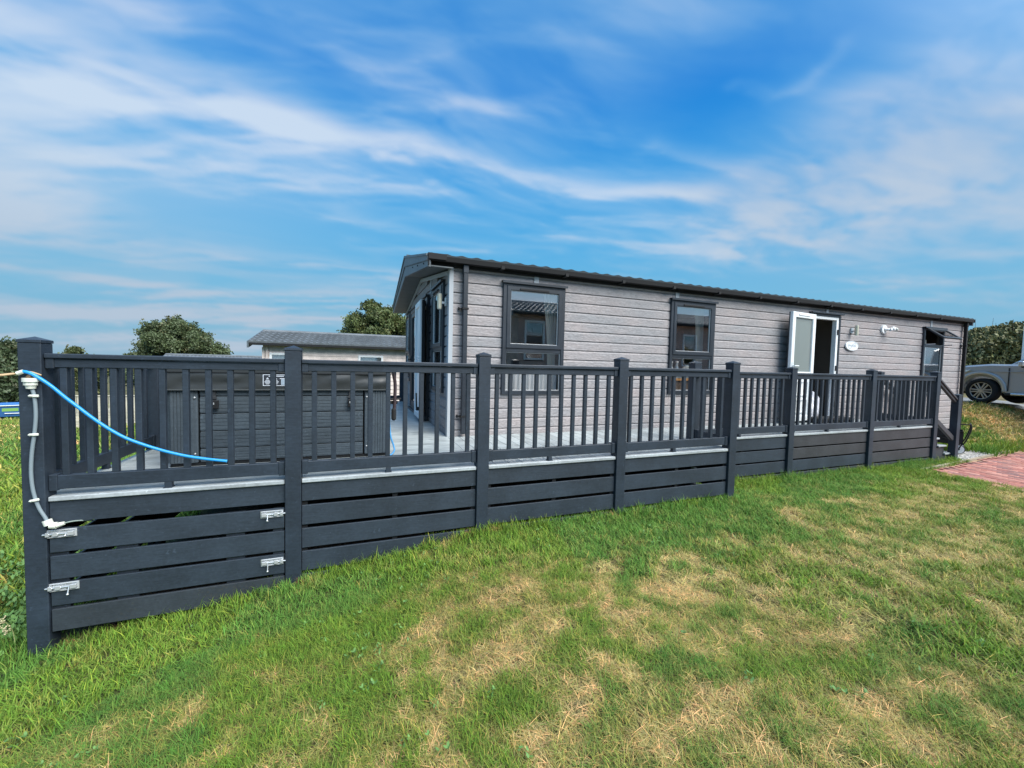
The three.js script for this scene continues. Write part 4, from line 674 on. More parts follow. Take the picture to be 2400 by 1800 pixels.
// ---------- hot tub ----------
{
  const t = thing('hot_tub', 'square dark grey hot tub with black insulated cover behind the railing', 'hot tub', null, [-0.665, 0, -5.53]);
  const W = 0.975, tubM = std('#55626c', 0.6, { map: pvcMap, bumpMap: pvcBump, bumpScale: 0.001, uv: 1 }), vinyl = std('#34383a', 0.38), H = 0.735;
  part('shell', [bb(-W + 0.06, W - 0.06, 0.03, H, -W + 0.06, W - 0.06)], M.black, t); part('base', bb(-W + 0.02, W - 0.02, 0.002, 0.03, -W + 0.02, W - 0.02), M.black, t);
  const ribs = (n, a, b, vertical, z) => { const o = []; for (let i = 0; i < n; i++) { const p = mix(a, b, (i + 0.5) / n), h = (b - a) / n * 0.42; o.push([p - h, p + h]); } return o; };
  for (let s = 0; s < 4; s++) {
    const side = new THREE.Object3D(); side.rotation.y = s * Math.PI / 2; side.updateMatrix();
    for (let k = 0; k < 5; k++) {
      const y0 = 0.035 + k * 0.1665 - (k ? 0.035 : 0), y1 = 0.035 + (k + 1) * 0.1665 - 0.035 - 0.007; const gs = [bb(-0.72, 0.72, y0, Math.min(y1, H - 0.005), W - 0.05, W - 0.012, 0.005)];
      for (const [p, q] of ribs(4, y0 + 0.012, Math.min(y1, H - 0.005) - 0.012)) gs.push(bb(-0.719, 0.719, p, q, W - 0.013, W - 0.009)); 
      part('cabinet_board', mrg(gs).applyMatrix4(side.matrix), tubM, t);
    }
    for (const e of [-1, 1]) { const a = e < 0 ? -W : 0.735, b = e < 0 ? -0.735 : W, gs = [bb(a + (e < 0 ? 0.02 : 0), b - (e > 0 ? 0.02 : 0), 0.03, H - 0.003, W - 0.05, W - 0.004, 0.012)]; for (const [p, q] of ribs(7, a + 0.03, b - 0.03)) gs.push(bb(p, q, 0.035, H - 0.008, W - 0.005, W + 0.002, 0.003)); const c = part('corner_panel', mrg(gs).applyMatrix4(side.matrix), tubM, t); for (const y of [0.12, 0.65]) part('screw', new THREE.SphereGeometry(0.009, 10, 8).scale(1, 1, 0.5).translate(e * 0.757, y, W + 0.003).applyMatrix4(side.matrix), M.zinc, c); }
  }
  // cover: padded slab with a soft skirt
  const cg = new THREE.BoxGeometry(2 * W + 0.03, 0.09, 2 * W + 0.03, 40, 3, 40), cp = cg.attributes.position; for (let i = 0; i < cp.count; i++) { const x = cp.getX(i), z = cp.getZ(i), n = (fbm(x * 3, z * 3, 3, 61) - 0.5); cp.setY(i, cp.getY(i) + (cp.getY(i) > 0 ? 0.025 * (1 - Math.abs(z) / W) + n * 0.02 : 0)); } cg.translate(0, H + 0.2, 0); cg.computeVertexNormals(); const cov = part('cover', cg, vinyl, t);
  for (let s = 0; s < 4; s++) { const n = 90, m = 8, pos = [], idx = []; for (let j = 0; j <= m; j++) for (let i = 0; i <= n; i++) { const u = i / n, v = j / m, x = (u * 2 - 1) * (W + 0.022), dents = (fbm(u * 9 + s * 5, v * 1.6, 3, 81 + s) - 0.5) * 0.055 * Math.sin(v * 3.1) + 0.012 * Math.sin(u * 26 + v * 4 + s) * Math.sin(v * 3) * sst(0.35, 0.0, Math.abs(u - 0.9)); pos.push(x, H + 0.155 - v * 0.165, W + 0.022 + dents * (1 - 0.2 * v)); } for (let j = 0; j < m; j++) for (let i = 0; i < n; i++) { const a = j * (n + 1) + i; idx.push(a, a + n + 1, a + 1, a + 1, a + n + 1, a + n + 2); } const g = new THREE.BufferGeometry(); g.setAttribute('position', new THREE.Float32BufferAttribute(pos, 3)); g.setIndex(idx); g.computeVertexNormals(); g.rotateY(s * Math.PI / 2); const mm = vinyl.clone(); mm.side = THREE.DoubleSide; part('skirt', g, mm, cov); const hem = bb(-W - 0.02, W + 0.02, H - 0.014, H - 0.004, W + 0.018, W + 0.03); hem.rotateY(s * Math.PI / 2); part('hem', hem, std('#4a4f51', 0.5), cov); const pip = bb(-W - 0.02, W + 0.02, H + 0.15, H + 0.158, W + 0.015, W + 0.03); pip.rotateY(s * Math.PI / 2); part('piping', pip, std('#15171a', 0.5), cov); }
  { const cv = document.createElement('canvas'); cv.width = 512; cv.height = 288; const x = cv.getContext('2d'); x.fillStyle = '#2b3038'; x.fillRect(0, 0, 512, 288); x.strokeStyle = x.fillStyle = '#c9d2dc'; x.lineWidth = 14; x.strokeRect(7, 7, 498, 274); x.fillRect(110, 34, 300, 16); for (const cx of [90, 250]) { x.beginPath(); x.moveTo(cx, 72); x.lineTo(cx + 30, 122); x.lineTo(cx - 30, 122); x.fill(); x.fillStyle = '#2b3038'; x.fillRect(cx - 3, 88, 6, 18); x.fillStyle = '#c9d2dc'; for (const [w, y] of [[80, 148], [120, 176], [96, 204], [60, 232]]) x.fillRect(cx - w / 2, y, w, 14); } x.fillRect(330, 92, 160, 18); x.fillStyle = '#9fb0bf'; x.fillRect(356, 118, 134, 140); x.fillStyle = '#5d6d7c'; for (let k = 0; k < 6; k++) x.fillRect(366, 134 + k * 20, 112, 6); const ct = new THREE.CanvasTexture(cv); ct.colorSpace = THREE.SRGBColorSpace; part('warning_label', new THREE.PlaneGeometry(0.225, 0.112).translate(-0.085, H + 0.085, W + 0.033), new THREE.MeshStandardMaterial({ map: ct, roughness: 0.5 }), cov); }
  for (const x of [-0.61, 0.6]) { const l = part('lock_strap', [bb(x - 0.02, x + 0.02, H - 0.12, H - 0.01, W + 0.0, W + 0.008), bb(x - 0.028, x + 0.028, H - 0.1, H - 0.075, W + 0.004, W + 0.014, 0.003)], std('#2c2f33', 0.6), t); part('lock', [bb(x - 0.03, x + 0.045, H - 0.19, H - 0.11, W + 0.002, W + 0.03, 0.006)], M.black, l); for (const e of [-0.01, 0.01]) part('key_plate', bb(x + e - 0.004, x + e + 0.004, H - 0.15, H - 0.13, W + 0.03, W + 0.033), M.zinc, l); }
  // cover lifter arm
  const ar = part('cover_lifter', tube([[W - 0.1, H + 0.2, 0.9], [W + 0.06, H + 0.185, 0.6], [W + 0.1, H + 0.15, 0.36], [W + 0.125, H + 0.05, 0.33], [W + 0.125, H - 0.2, 0.33], [W + 0.12, H - 0.33, 0.33]], 0.021, 40, 12), std('#3a2f33', 0.5), t); part('grip', new THREE.CapsuleGeometry(0.03, 0.1, 6, 14).translate(W + 0.115, H - 0.36, 0.33), M.rubber, ar); part('pivot', [bb(W + 0.0, W + 0.06, 0.5, 0.68, 0.2, 0.34, 0.01), rod([W + 0.03, 0.56, 0.33], [W + 0.2, 0.57, 0.33], 0.013), bb(W, W + 0.16, 0.5, 0.54, 0.28, 0.32)], M.black, ar);
}
// ---------- hose, rope, conduit on the corner post ----------
{
  const t = thing('water_pipe', 'bright blue plastic pipe tied to the corner post and drooping across the railing', 'pipe');
  const P = [[-2.145, 0.9], [-2.115, 0.893], [-2.071, 0.862], [-2.004, 0.8], [-1.936, 0.722], [-1.866, 0.648], [-1.795, 0.572], [-1.7, 0.483], [-1.61, 0.414], [-1.494, 0.352], [-1.374, 0.299], [-1.25, 0.256], [-1.122, 0.224], [-0.981, 0.197]];
  part('pipe', tube(P.map((q, i) => [q[0], q[1], -3.775 - 0.03 * sst(0, 13, i)]), 0.0115, 80, 12), M.blue, t);
  part('end_plug', rod([-2.172, 0.886, -3.774], [-2.142, 0.901, -3.775], 0.014, 0.014, 12), M.gland, t);
  part('cut_end', rod([-0.984, 0.1975, -3.805], [-0.978, 0.1965, -3.805], 0.012, 0.012, 14), std('#3aa0de', 0.5), t);
}
{
  const t = thing('blue_hose', 'loose end of pale blue hose hanging by the hot tub corner', 'hose'); part('hose', tube([[0.33, 0.45, -4.62], [0.335, 0.3, -4.6], [0.345, 0.2, -4.57], [0.375, 0.1, -4.55], [0.38, 0.06, -4.53], [0.34, 0.018, -4.5], [0.3, 0.014, -4.5]], 0.009, 40, 8), std('#4d9ed6', 0.4), t);
}
{
  const t = thing('rope', 'frayed tan rope wound round the corner post and leading out to the left', 'rope');
  part('strand', [tube([[-2.7, 0.86, -3.64], [-2.45, 0.855, -3.68], [-2.3, 0.862, -3.72], [-2.2, 0.88, -3.765], [-2.12, 0.898, -3.789], [-2.062, 0.875, -3.795]], 0.006, 40, 6), tube([[-2.45, 0.862, -3.675], [-2.36, 0.868, -3.7], [-2.3, 0.866, -3.715], [-2.19, 0.884, -3.78]], 0.0085, 20, 6)], M.rope, t);
  part('knot', [tube([[-2.13, 0.86, -3.785], [-2.11, 0.875, -3.778], [-2.09, 0.86, -3.785], [-2.105, 0.845, -3.78], [-2.125, 0.85, -3.776], [-2.1, 0.868, -3.772]], 0.008, 40, 6), tube([[-2.14, 0.84, -3.785], [-2.1, 0.838, -3.776], [-2.075, 0.842, -3.785]], 0.009, 16, 6)], std('#6e5a43', 0.95), t);
}
{
  const t = thing('cable_conduit', 'grey flexible cable conduit clipped down the front of the corner post', 'conduit');
  const P = [[-2.107, 0.785], [-2.097, 0.737], [-2.091, 0.607], [-2.1, 0.478], [-2.117, 0.34], [-2.125, 0.2], [-2.12, 0.088], [-2.108, 0.011], [-2.088, -0.066], [-2.058, -0.136], [-2.046, -0.17]];
  part('conduit', tube(P.map(q => [q[0], q[1], -3.785]), 0.0108, 80, 10), M.conduit, t);
  part('gland', [rod([-2.112, 0.83, -3.785], [-2.112, 0.856, -3.785], 0.042, 0.042, 20), rod([-2.112, 0.806, -3.785], [-2.112, 0.829, -3.785], 0.036, 0.036, 8), rod([-2.112, 0.782, -3.785], [-2.112, 0.805, -3.785], 0.024, 0.028, 18)], M.gland, t);
  part('gland', [rod([-2.052, -0.152, -3.786], [-2.04, -0.188, -3.784], 0.026, 0.026, 14), rod([-2.035, -0.193, -3.782], [-2.0, -0.196, -3.785], 0.021, 0.024, 14), rod([-2.0, -0.196, -3.785], [-1.96, -0.186, -3.79], 0.018, 0.012, 12)], M.gland, t);
  part('cable', tube([[-1.96, -0.186, -3.79], [-1.93, -0.182, -3.8], [-1.89, -0.19, -3.83], [-1.84, -0.21, -3.87]], 0.005, 20, 6), std('#7b8a84', 0.5), t);
  for (const [x, y, a] of [[-2.091, 0.732, 0], [-2.098, 0.462, 0.05], [-2.105, 0.0, 0.2]]) { const c = part('clip', [bx(0.05, 0.018, 0.012, 0, 0, 0.012, 0.004), new THREE.TorusGeometry(0.016, 0.004, 6, 14, Math.PI).rotateX(Math.PI / 2).rotateZ(0).translate(-0.014, 0, 0.004)], M.gland, t); c.position.set(x, y, -3.784); c.rotation.z = a; }
}

// ---------- folding cart by the steps ----------
{
  const t = thing('folding_cart', 'black folding garden cart with white wheels parked behind the steps', 'cart', null, [12.6, gy(12.6, -5.0) + 0.01, -5.0], -68 * DEG);
  const cl = std('#1d1e22', 0.8), fr = M.black;
  part('basket', [bb(-0.45, 0.3, 0.2, 0.215, -0.22, 0.22), bb(-0.45, 0.3, 0.2, 0.5, 0.212, 0.22), bb(-0.45, 0.3, 0.2, 0.5, -0.22, -0.212), bb(-0.45, -0.442, 0.2, 0.5, -0.22, 0.22), bb(0.292, 0.3, 0.2, 0.5, -0.22, 0.22)], cl, t);
  part('frame', [tube([[0.3, 0.2, 0.22], [0.36, 0.36, 0.23], [0.41, 0.6, 0.22], [0.4, 0.66, 0.2]], 0.012, 20, 8), tube([[0.3, 0.2, -0.22], [0.36, 0.36, -0.23], [0.41, 0.6, -0.22], [0.4, 0.66, -0.2]], 0.012, 20, 8), rod([0.4, 0.66, -0.2], [0.4, 0.66, 0.2], 0.012), tube([[0.4, 0.655, 0.2], [0.2, 0.655, 0.21], [0.1, 0.64, 0.21]], 0.012, 10, 8), rod([0.3, 0.5, 0.225], [-0.45, 0.2, 0.225], 0.01), rod([-0.45, 0.5, 0.225], [0.3, 0.2, 0.225], 0.01), rod([0.22, 0.1, 0.2], [0.3, 0.22, 0.2], 0.012), rod([-0.38, 0.1, 0.2], [-0.4, 0.22, 0.2], 0.012)], fr, t);
  for (const [x, z] of [[0.24, 0.26], [-0.38, 0.26], [0.24, -0.26], [-0.38, -0.26]]) { const w = part('wheel', new THREE.CylinderGeometry(0.088, 0.088, 0.03, 28).rotateX(Math.PI / 2).translate(x, 0.1, z), M.white, t); part('tyre', new THREE.TorusGeometry(0.09, 0.012, 8, 30).translate(x, 0.1, z), M.rubber, w); part('hub', [new THREE.CylinderGeometry(0.022, 0.022, 0.045, 14).rotateX(Math.PI / 2).translate(x, 0.1, z), rod([x, 0.1, z + 0.02], [x + 0.03, 0.19, z + 0.01], 0.012)], fr, w); }
  const b = solo('carrier_bag', sack(21, 0.17, 0.12), std('#8fc3dd', 0.45), 'crumpled pale blue bag lying on the folding cart behind the steps', 'bag'); b.position.set(12.56, gy(12.6, -5.0) + 0.225, -5.06); b.scale.set(0.9, 0.95, 1.15); b.rotation.y = 0.4;
}
// ---------- pickup ----------
{
  const t = thing('pickup_truck', 'silver grey pickup parked on the road with its nose behind the lodge end', 'pickup', null, [TRUCK.x, gy(TRUCK.x, TRUCK.z) + 0.03, TRUCK.z], -Math.atan2(TRUCK.dir[1], TRUCK.dir[0]));
  // own frame: x backwards from the front axle, y up, near flank at z = 0, far flank at z = -1.85
  const paint = new THREE.MeshPhysicalMaterial({ color: '#b4b6b7', roughness: 0.34, metalness: 0.35, clearcoat: 1, clearcoatRoughness: 0.08 }), trimB = std('#1c1d20', 0.6);
  const arch = (s, cx, r, y0) => { for (let i = 0; i <= 16; i++) { const a = Math.PI * (1 - i / 16); s.push([cx + Math.cos(a) * r, Math.max(y0, 0.39 + Math.sin(a) * r)]); } };
  const low = [[-0.86, 0.42]]; low[0] = [-0.84, 0.4]; arch(low, 0, 0.5, 0.4); low.push([0.62, 0.34], [2.5, 0.34]); arch(low, 3.15, 0.5, 0.4); low.push([4.35, 0.45], [4.38, 1.14], [2.35, 1.16], [0.55, 1.16], [0.2, 1.17], [-0.35, 1.12], [-0.72, 1.03], [-0.86, 0.9], [-0.9, 0.6]);
  part('body', poly(low, 1.72, 0.05).translate(0, 0, -1.79), paint, t);
  const cab = [[0.5, 1.16], [1.22, 1.62], [1.5, 1.72], [2.5, 1.72], [2.75, 1.62], [2.85, 1.12]];
  part('cab', poly(cab, 1.38, 0.05).translate(0, 0, -1.62), paint, t);
  const gl = new THREE.MeshPhysicalMaterial({ color: '#20262b', roughness: 0.05, metalness: 0, clearcoat: 1 });
  part('windscreen', remap(poly([[-1.5, 0], [-0.28, 0], [-0.36, 0.72], [-1.42, 0.72]], 0.012), (x, y, z) => [0.5 + y * 0.81 - 0.03 - z * 0.5, 1.14 + y * 0.6 + 0.03 + z * 0.7, x], false), gl, t);
  for (const [a, b2] of [[[[0.78, 1.2], [1.3, 1.56], [1.62, 1.62], [1.62, 1.2]]], [[[1.72, 1.2], [1.72, 1.62], [2.42, 1.62], [2.62, 1.2]]]]) part('side_window', poly(a, 0.02).translate(0, 0, -0.183), gl, t);
  for (const cx of [0, 3.15]) part('arch_lip', new THREE.TorusGeometry(0.55, 0.06, 8, 30, Math.PI).scale(1, 1, 0.6).translate(cx, 0.4, -0.02), paint, t);
  for (const cx of [0, 3.15]) part('arch_liner', new THREE.CylinderGeometry(0.5, 0.5, 1.5, 28, 1, true, Math.PI / 2, Math.PI).rotateX(Math.PI / 2).translate(cx, 0.4, -0.95), std('#0d0e10', 0.9, { side: THREE.DoubleSide }), t);
  for (const x of [0.62, 1.67, 2.55]) part('door_seam', bb(x - 0.004, x + 0.004, 0.42, 1.1, -0.02, 0.0125), trimB, t);
  part('shoulder_line', bb(-0.5, 4.3, 0.985, 0.998, -0.02, 0.014, 0.005), paint, t);
  for (const x of [1.45, 2.4]) part('door_handle', bb(x - 0.11, x + 0.09, 0.92, 0.96, 0.01, 0.045, 0.01), M.chrome, t);
  part('sill', bb(0.55, 2.6, 0.28, 0.36, -0.2, 0.005, 0.02), trimB, t); part('side_step', [rod([0.75, 0.33, 0.1], [2.55, 0.33, 0.1], 0.035, 0.035, 12), ...[0.9, 1.7, 2.4].map(x => rod([x, 0.33, 0.1], [x, 0.36, -0.1], 0.02))], M.chrome, t);
  const mir = part('door_mirror', [bx(0.12, 0.15, 0.22, 0.98, 1.22, 0.16, 0.03)], M.chrome, t); part('mirror_arm', [bx(0.1, 0.07, 0.2, 0.98, 1.14, 0.06, 0.02)], trimB, mir);
  part('headlight', poly([[-0.83, 0.9], [-0.5, 1.0], [-0.25, 1.03], [-0.42, 0.93], [-0.82, 0.8]], 0.1, 0.01).translate(0, 0, -0.085), std('#dfe8ea', 0.12), t); part('headlight', poly([[-0.83, 0.9], [-0.5, 1.0], [-0.25, 1.03], [-0.42, 0.93], [-0.82, 0.8]], 0.1, 0.01).translate(0, 0, -1.86), std('#dfe8ea', 0.12), t);
  part('grille', bb(-0.965, -0.9, 0.62, 0.9, -1.35, -0.45, 0.02), M.chrome, t); part('bumper', [bb(-1.0, -0.78, 0.36, 0.58, -1.8, -0.03, 0.06)], paint, t); part('fog_light', new THREE.SphereGeometry(0.05, 12, 8).translate(-0.88, 0.44, -0.02), M.white, t);
  part('bonnet_scoop', bb(-0.5, 0.45, 1.1, 1.135, -1.5, -0.3, 0.02), paint, t);
  for (const cx of [0, 3.15]) for (const far of [0, 1]) {
    const z = far ? -1.78 : -0.02, s = far ? -1 : 1, w = part('wheel', new THREE.LatheGeometry([[0.24, -0.12], [0.33, -0.125], [0.375, -0.1], [0.388, -0.05], [0.388, 0.05], [0.375, 0.1], [0.33, 0.125], [0.265, 0.12], [0.26, 0.02], [0.24, -0.12]].map(q => new THREE.Vector2(...q)), 44).rotateX(Math.PI / 2).translate(cx, 0.39, z - s * 0.13), M.rubber, t);
    const rim = []; for (let k = 0; k < 6; k++) for (const e of [-0.16, 0.16]) { const a = k * Math.PI / 3, g = bx(0.2, 0.032, 0.035, 0.155, 0, 0, 0.006); g.rotateZ(a + e * 0.6); g.translate(Math.cos(a + 1.57) * e * 0.12, Math.sin(a + 1.57) * e * 0.12, 0); rim.push(g); }
    rim.push(new THREE.TorusGeometry(0.255, 0.014, 8, 40), new THREE.CylinderGeometry(0.06, 0.06, 0.045, 20).rotateX(Math.PI / 2)); part('rim', rim.map(g => (g.index ? g.toNonIndexed() : g).translate(cx, 0.39, z - s * 0.035)), std('#c9c6c0', 0.3, { metalness: 0.8 }), w); part('brake_drum', new THREE.CylinderGeometry(0.25, 0.25, 0.03, 28).rotateX(Math.PI / 2).translate(cx, 0.39, z - s * 0.1), std('#141416', 0.8), w);
  }
}
// ---------- white post added in place of a white vehicle edge ----------
{ const t = thing('white_edge_stand_in', 'plain white post standing in for the edge of a white vehicle behind the pickup bonnet', 'post', null, [24.03, gy(24.03, -7.4), -7.4]); part('shaft', new THREE.CylinderGeometry(0.09, 0.1, 2.8, 18).translate(0, 1.4, 0), M.white, t); part('cap', new THREE.SphereGeometry(0.1, 16, 8, 0, 6.3, 0, 1.57).translate(0, 2.8, 0), M.white, t); part('base', new THREE.CylinderGeometry(0.15, 0.16, 0.1, 18).translate(0, 0.05, 0), M.zinc, t); }

// ---------- trees and hedge: leaf clumps through the whole volume of the crown ----------
function leafClump(seed, n, size, spread) {
  const r = rng(seed), p = [];
  for (let i = 0; i < n; i++) { const c = new THREE.Vector3((r() - 0.5), (r() - 0.5), (r() - 0.5)).multiplyScalar(spread * 2), q = new THREE.Quaternion().setFromEuler(new THREE.Euler(r() * 6.3, r() * 6.3, r() * 6.3)), L = size * (0.7 + r() * 0.6), v = (x, y, z) => { const w = new THREE.Vector3(x * L, y * L, z * L).applyQuaternion(q).add(c); return [w.x, w.y, w.z]; }; const A = v(0, -0.5, 0), Bq = v(0.34, 0, 0.06), C = v(0, 0.5, 0), D = v(-0.34, 0, 0.06); p.push(...A, ...Bq, ...C, ...A, ...C, ...D); }
  const g = new THREE.BufferGeometry(); g.setAttribute('position', new THREE.Float32BufferAttribute(p, 3)); g.computeVertexNormals(); return g;
}
const leafMat = new THREE.MeshPhysicalMaterial({ roughness: 0.6, side: THREE.DoubleSide, transmission: 0.0 });
const CL = [0, 1, 2].map(s => leafClump(400 + s, 12, 0.2, 0.26));
function tree(label, x, z, H, rx, rz, crownBase, seed, tint, n, opt = {}) {
  const y = gh(x, z), t = thing('tree', label, 'tree', 'trees beyond the caravans', [x, y, z]), r = rng(seed), lim = [], clumps = [];
  for (let k = 0; k < (opt.clumps || 46); k++) { const th = r() * 6.283, v = Math.pow(r(), 0.7), el = Math.asin(v), ra = 0.5 + 0.5 * r(), fl = opt.flat || 1; clumps.push([Math.cos(th) * Math.cos(el) * rx * ra, crownBase + Math.pow(Math.sin(el), fl) * (H - crownBase) * (0.62 + 0.36 * r()) - (1 - v) * r() * crownBase * 0.35, Math.sin(th) * Math.cos(el) * rz * ra, (0.1 + 0.12 * r()) * Math.min(rx, (H - crownBase))]); }
  const tr = part('trunk', [rod([0, -0.3, 0], [0.1, crownBase + 0.5, 0.05], 0.05 * H, 0.032 * H, 12)], M.bark, t);
  for (let k = 0; k < 14; k++) { const c = clumps[k * 3 % clumps.length]; lim.push(tube([[0.1, crownBase * 0.75, 0], [c[0] * 0.4, mix(crownBase, c[1], 0.55), c[2] * 0.4], [c[0], c[1], c[2]]], 0.012 * H * (0.6 + 0.5 * r()), 8, 6)); }
  part('limb', lim, M.bark, tr);
  const it = [];
  for (let i = 0; i < n; i++) { const c = clumps[Math.floor(r() * clumps.length)], u = r() * 2 - 1, ph = r() * 6.283, q = Math.sqrt(1 - u * u), rr = c[3] * (0.55 + 0.55 * r()) * (r() < 0.14 ? 1.2 + 0.35 * r() : 1), v = 0.7 + r() * 0.6, yel = r() < 0.12 ? 1.35 : 1; it.push([c[0] + Math.cos(ph) * q * rr, c[1] + u * rr * 0.78, c[2] + Math.sin(ph) * q * rr, r() * 6.28, (opt.leaf || 1) * (0.7 + r() * 0.7), (opt.leaf || 1) * (0.7 + r() * 0.7), new THREE.Color().setRGB(tint[0] * v * yel, tint[1] * v, tint[2] * v), r() * 0.6, r() * 0.6]); }
  const crown = new THREE.Group(); crown.name = 'crown'; t.add(crown); scatterCopies('leaves', CL, leafMat, it, null, crown);
}
const treeTop = (label, x, z, top, ...a) => tree(label, x, z, top - gh(x, z), ...a);
treeTop('large round-topped tree standing alone left of the beige caravan', -18.6, -55.7, 5.75, 5.2, 4.8, 2.0, 11, [0.075, 0.105, 0.044], 7000, { clumps: 105, leaf: 1.0, flat: 0.9 });
treeTop('small bushy tree top showing low beyond the left side of the deck', -32.3, -66.2, 2.7, 2.6, 2.4, 1.0, 12, [0.075, 0.1, 0.034], 2600, { clumps: 40, leaf: 1.2 });
treeTop('dark dense tree cut by the left edge of the photo, behind the corner post', -33.8, -52.0, 3.3, 5.6, 5, 0.6, 13, [0.055, 0.085, 0.037], 6800, { clumps: 110, leaf: 1.2, flat: 1.0 });
treeTop('green tree rising behind the lodge gable, right of the beige caravan roof', 1.7, -37.2, 6.5, 3.9, 3.6, 2.4, 14, [0.085, 0.115, 0.036], 5600, { clumps: 85, leaf: 0.85 });
// hedge behind the pickup
{
  const t = thing('hedge', 'tall olive green hedge on the bank behind the pickup', 'hedge', null, [0, 0, 0]), r = rng(55), it = [], tw = [];
  const A = [23, -21], Bp = [34.5, -5], n = 30000, dx = Bp[0] - A[0], dz = Bp[1] - A[1], L = Math.hypot(dx, dz);
  for (let i = 0; i < n; i++) { const u = r(), o = (r() + r() - 1) * 1.5, x = A[0] + dx * u - dz / L * o, z = A[1] + dz * u + dx / L * o, y0 = gh(x, z), h = (2.55 + 1.2 * (fbm(u * 16, 3, 3, 7) - 0.3) + 0.9 * sst(0.5, 0.75, u) + 0.2 * Math.sin(u * 40)) * (1 - 0.18 * Math.abs(o)), f = Math.pow(r(), 0.75), v = 0.65 + r() * 0.7, b = fbm(x * 0.8, f * 5, 3, 91); it.push([x, y0 + f * h, z, r() * 6.28, 0.5 + r() * 0.45, 0.5 + r() * 0.45, new THREE.Color().setRGB(mix(0.1, 0.2, b) * v, mix(0.13, 0.165, b) * v, mix(0.045, 0.07, b) * v)]); if (i % 700 === 0) tw.push(rod([x, y0 + h * 0.8, z], [x + (r() - 0.5) * 0.5, y0 + h + 0.2 + r() * 0.6, z], 0.014, 0.005, 5)); }
  scatterCopies('leaves', CL, leafMat, it, null, t); part('twig', tw, M.bark, t).userData.kind = 'stuff';
  const stem = []; for (let i = 0; i < 40; i++) { const u = (i + r()) / 40, x = A[0] + dx * u, z = A[1] + dz * u, y = gh(x, z); stem.push(rod([x, y - 0.2, z], [x + (r() - 0.5) * 0.5, y + 2.2, z + (r() - 0.5) * 0.5], 0.07, 0.03, 6)); } part('stem', stem, M.bark, t).userData.kind = 'stuff';
}
// ---------- blue waste containers far down the slope ----------
{
  const blueM = std('#1a4f84', 0.5);
  const mk = (x, z, turn, label) => { const t = thing('waste_container', label, 'waste container', null, [x, gy(x, z) + 0.02, z], turn); const s = [[-0.6, 0.22], [0.6, 0.22], [0.68, 0.95], [-0.68, 0.95]]; part('body', poly(s, 0.9, 0.03).translate(0, 0, -0.45), blueM, t); part('rim', bb(-0.74, 0.74, 0.95, 1.02, -0.55, 0.55, 0.02), std('#c3ccd2', 0.5), t); part('lid', poly([[-0.7, 1.02], [0.7, 1.02], [0.55, 1.12], [-0.55, 1.12]], 0.98, 0.02).translate(0, 0, -0.49), std('#2f6db0', 0.45), t); part('label', bb(-0.42, 0.32, 0.58, 0.8, 0.483, 0.49), std('#6f9c50', 0.5), t); part('handle_bar', rod([-0.3, 0.44, 0.52], [0.35, 0.42, 0.52], 0.03), std('#cfd6da', 0.4), t); for (const wx of [-0.5, 0.5]) for (const wz of [-0.35, 0.35]) part('wheel', new THREE.CylinderGeometry(0.11, 0.11, 0.07, 18).rotateX(Math.PI / 2).translate(wx, 0.11, wz), M.rubber, t); };
  mk(-23.0, -39.4, 0.45, 'blue wheeled waste container with green label, left of the corner post far down the slope');
}
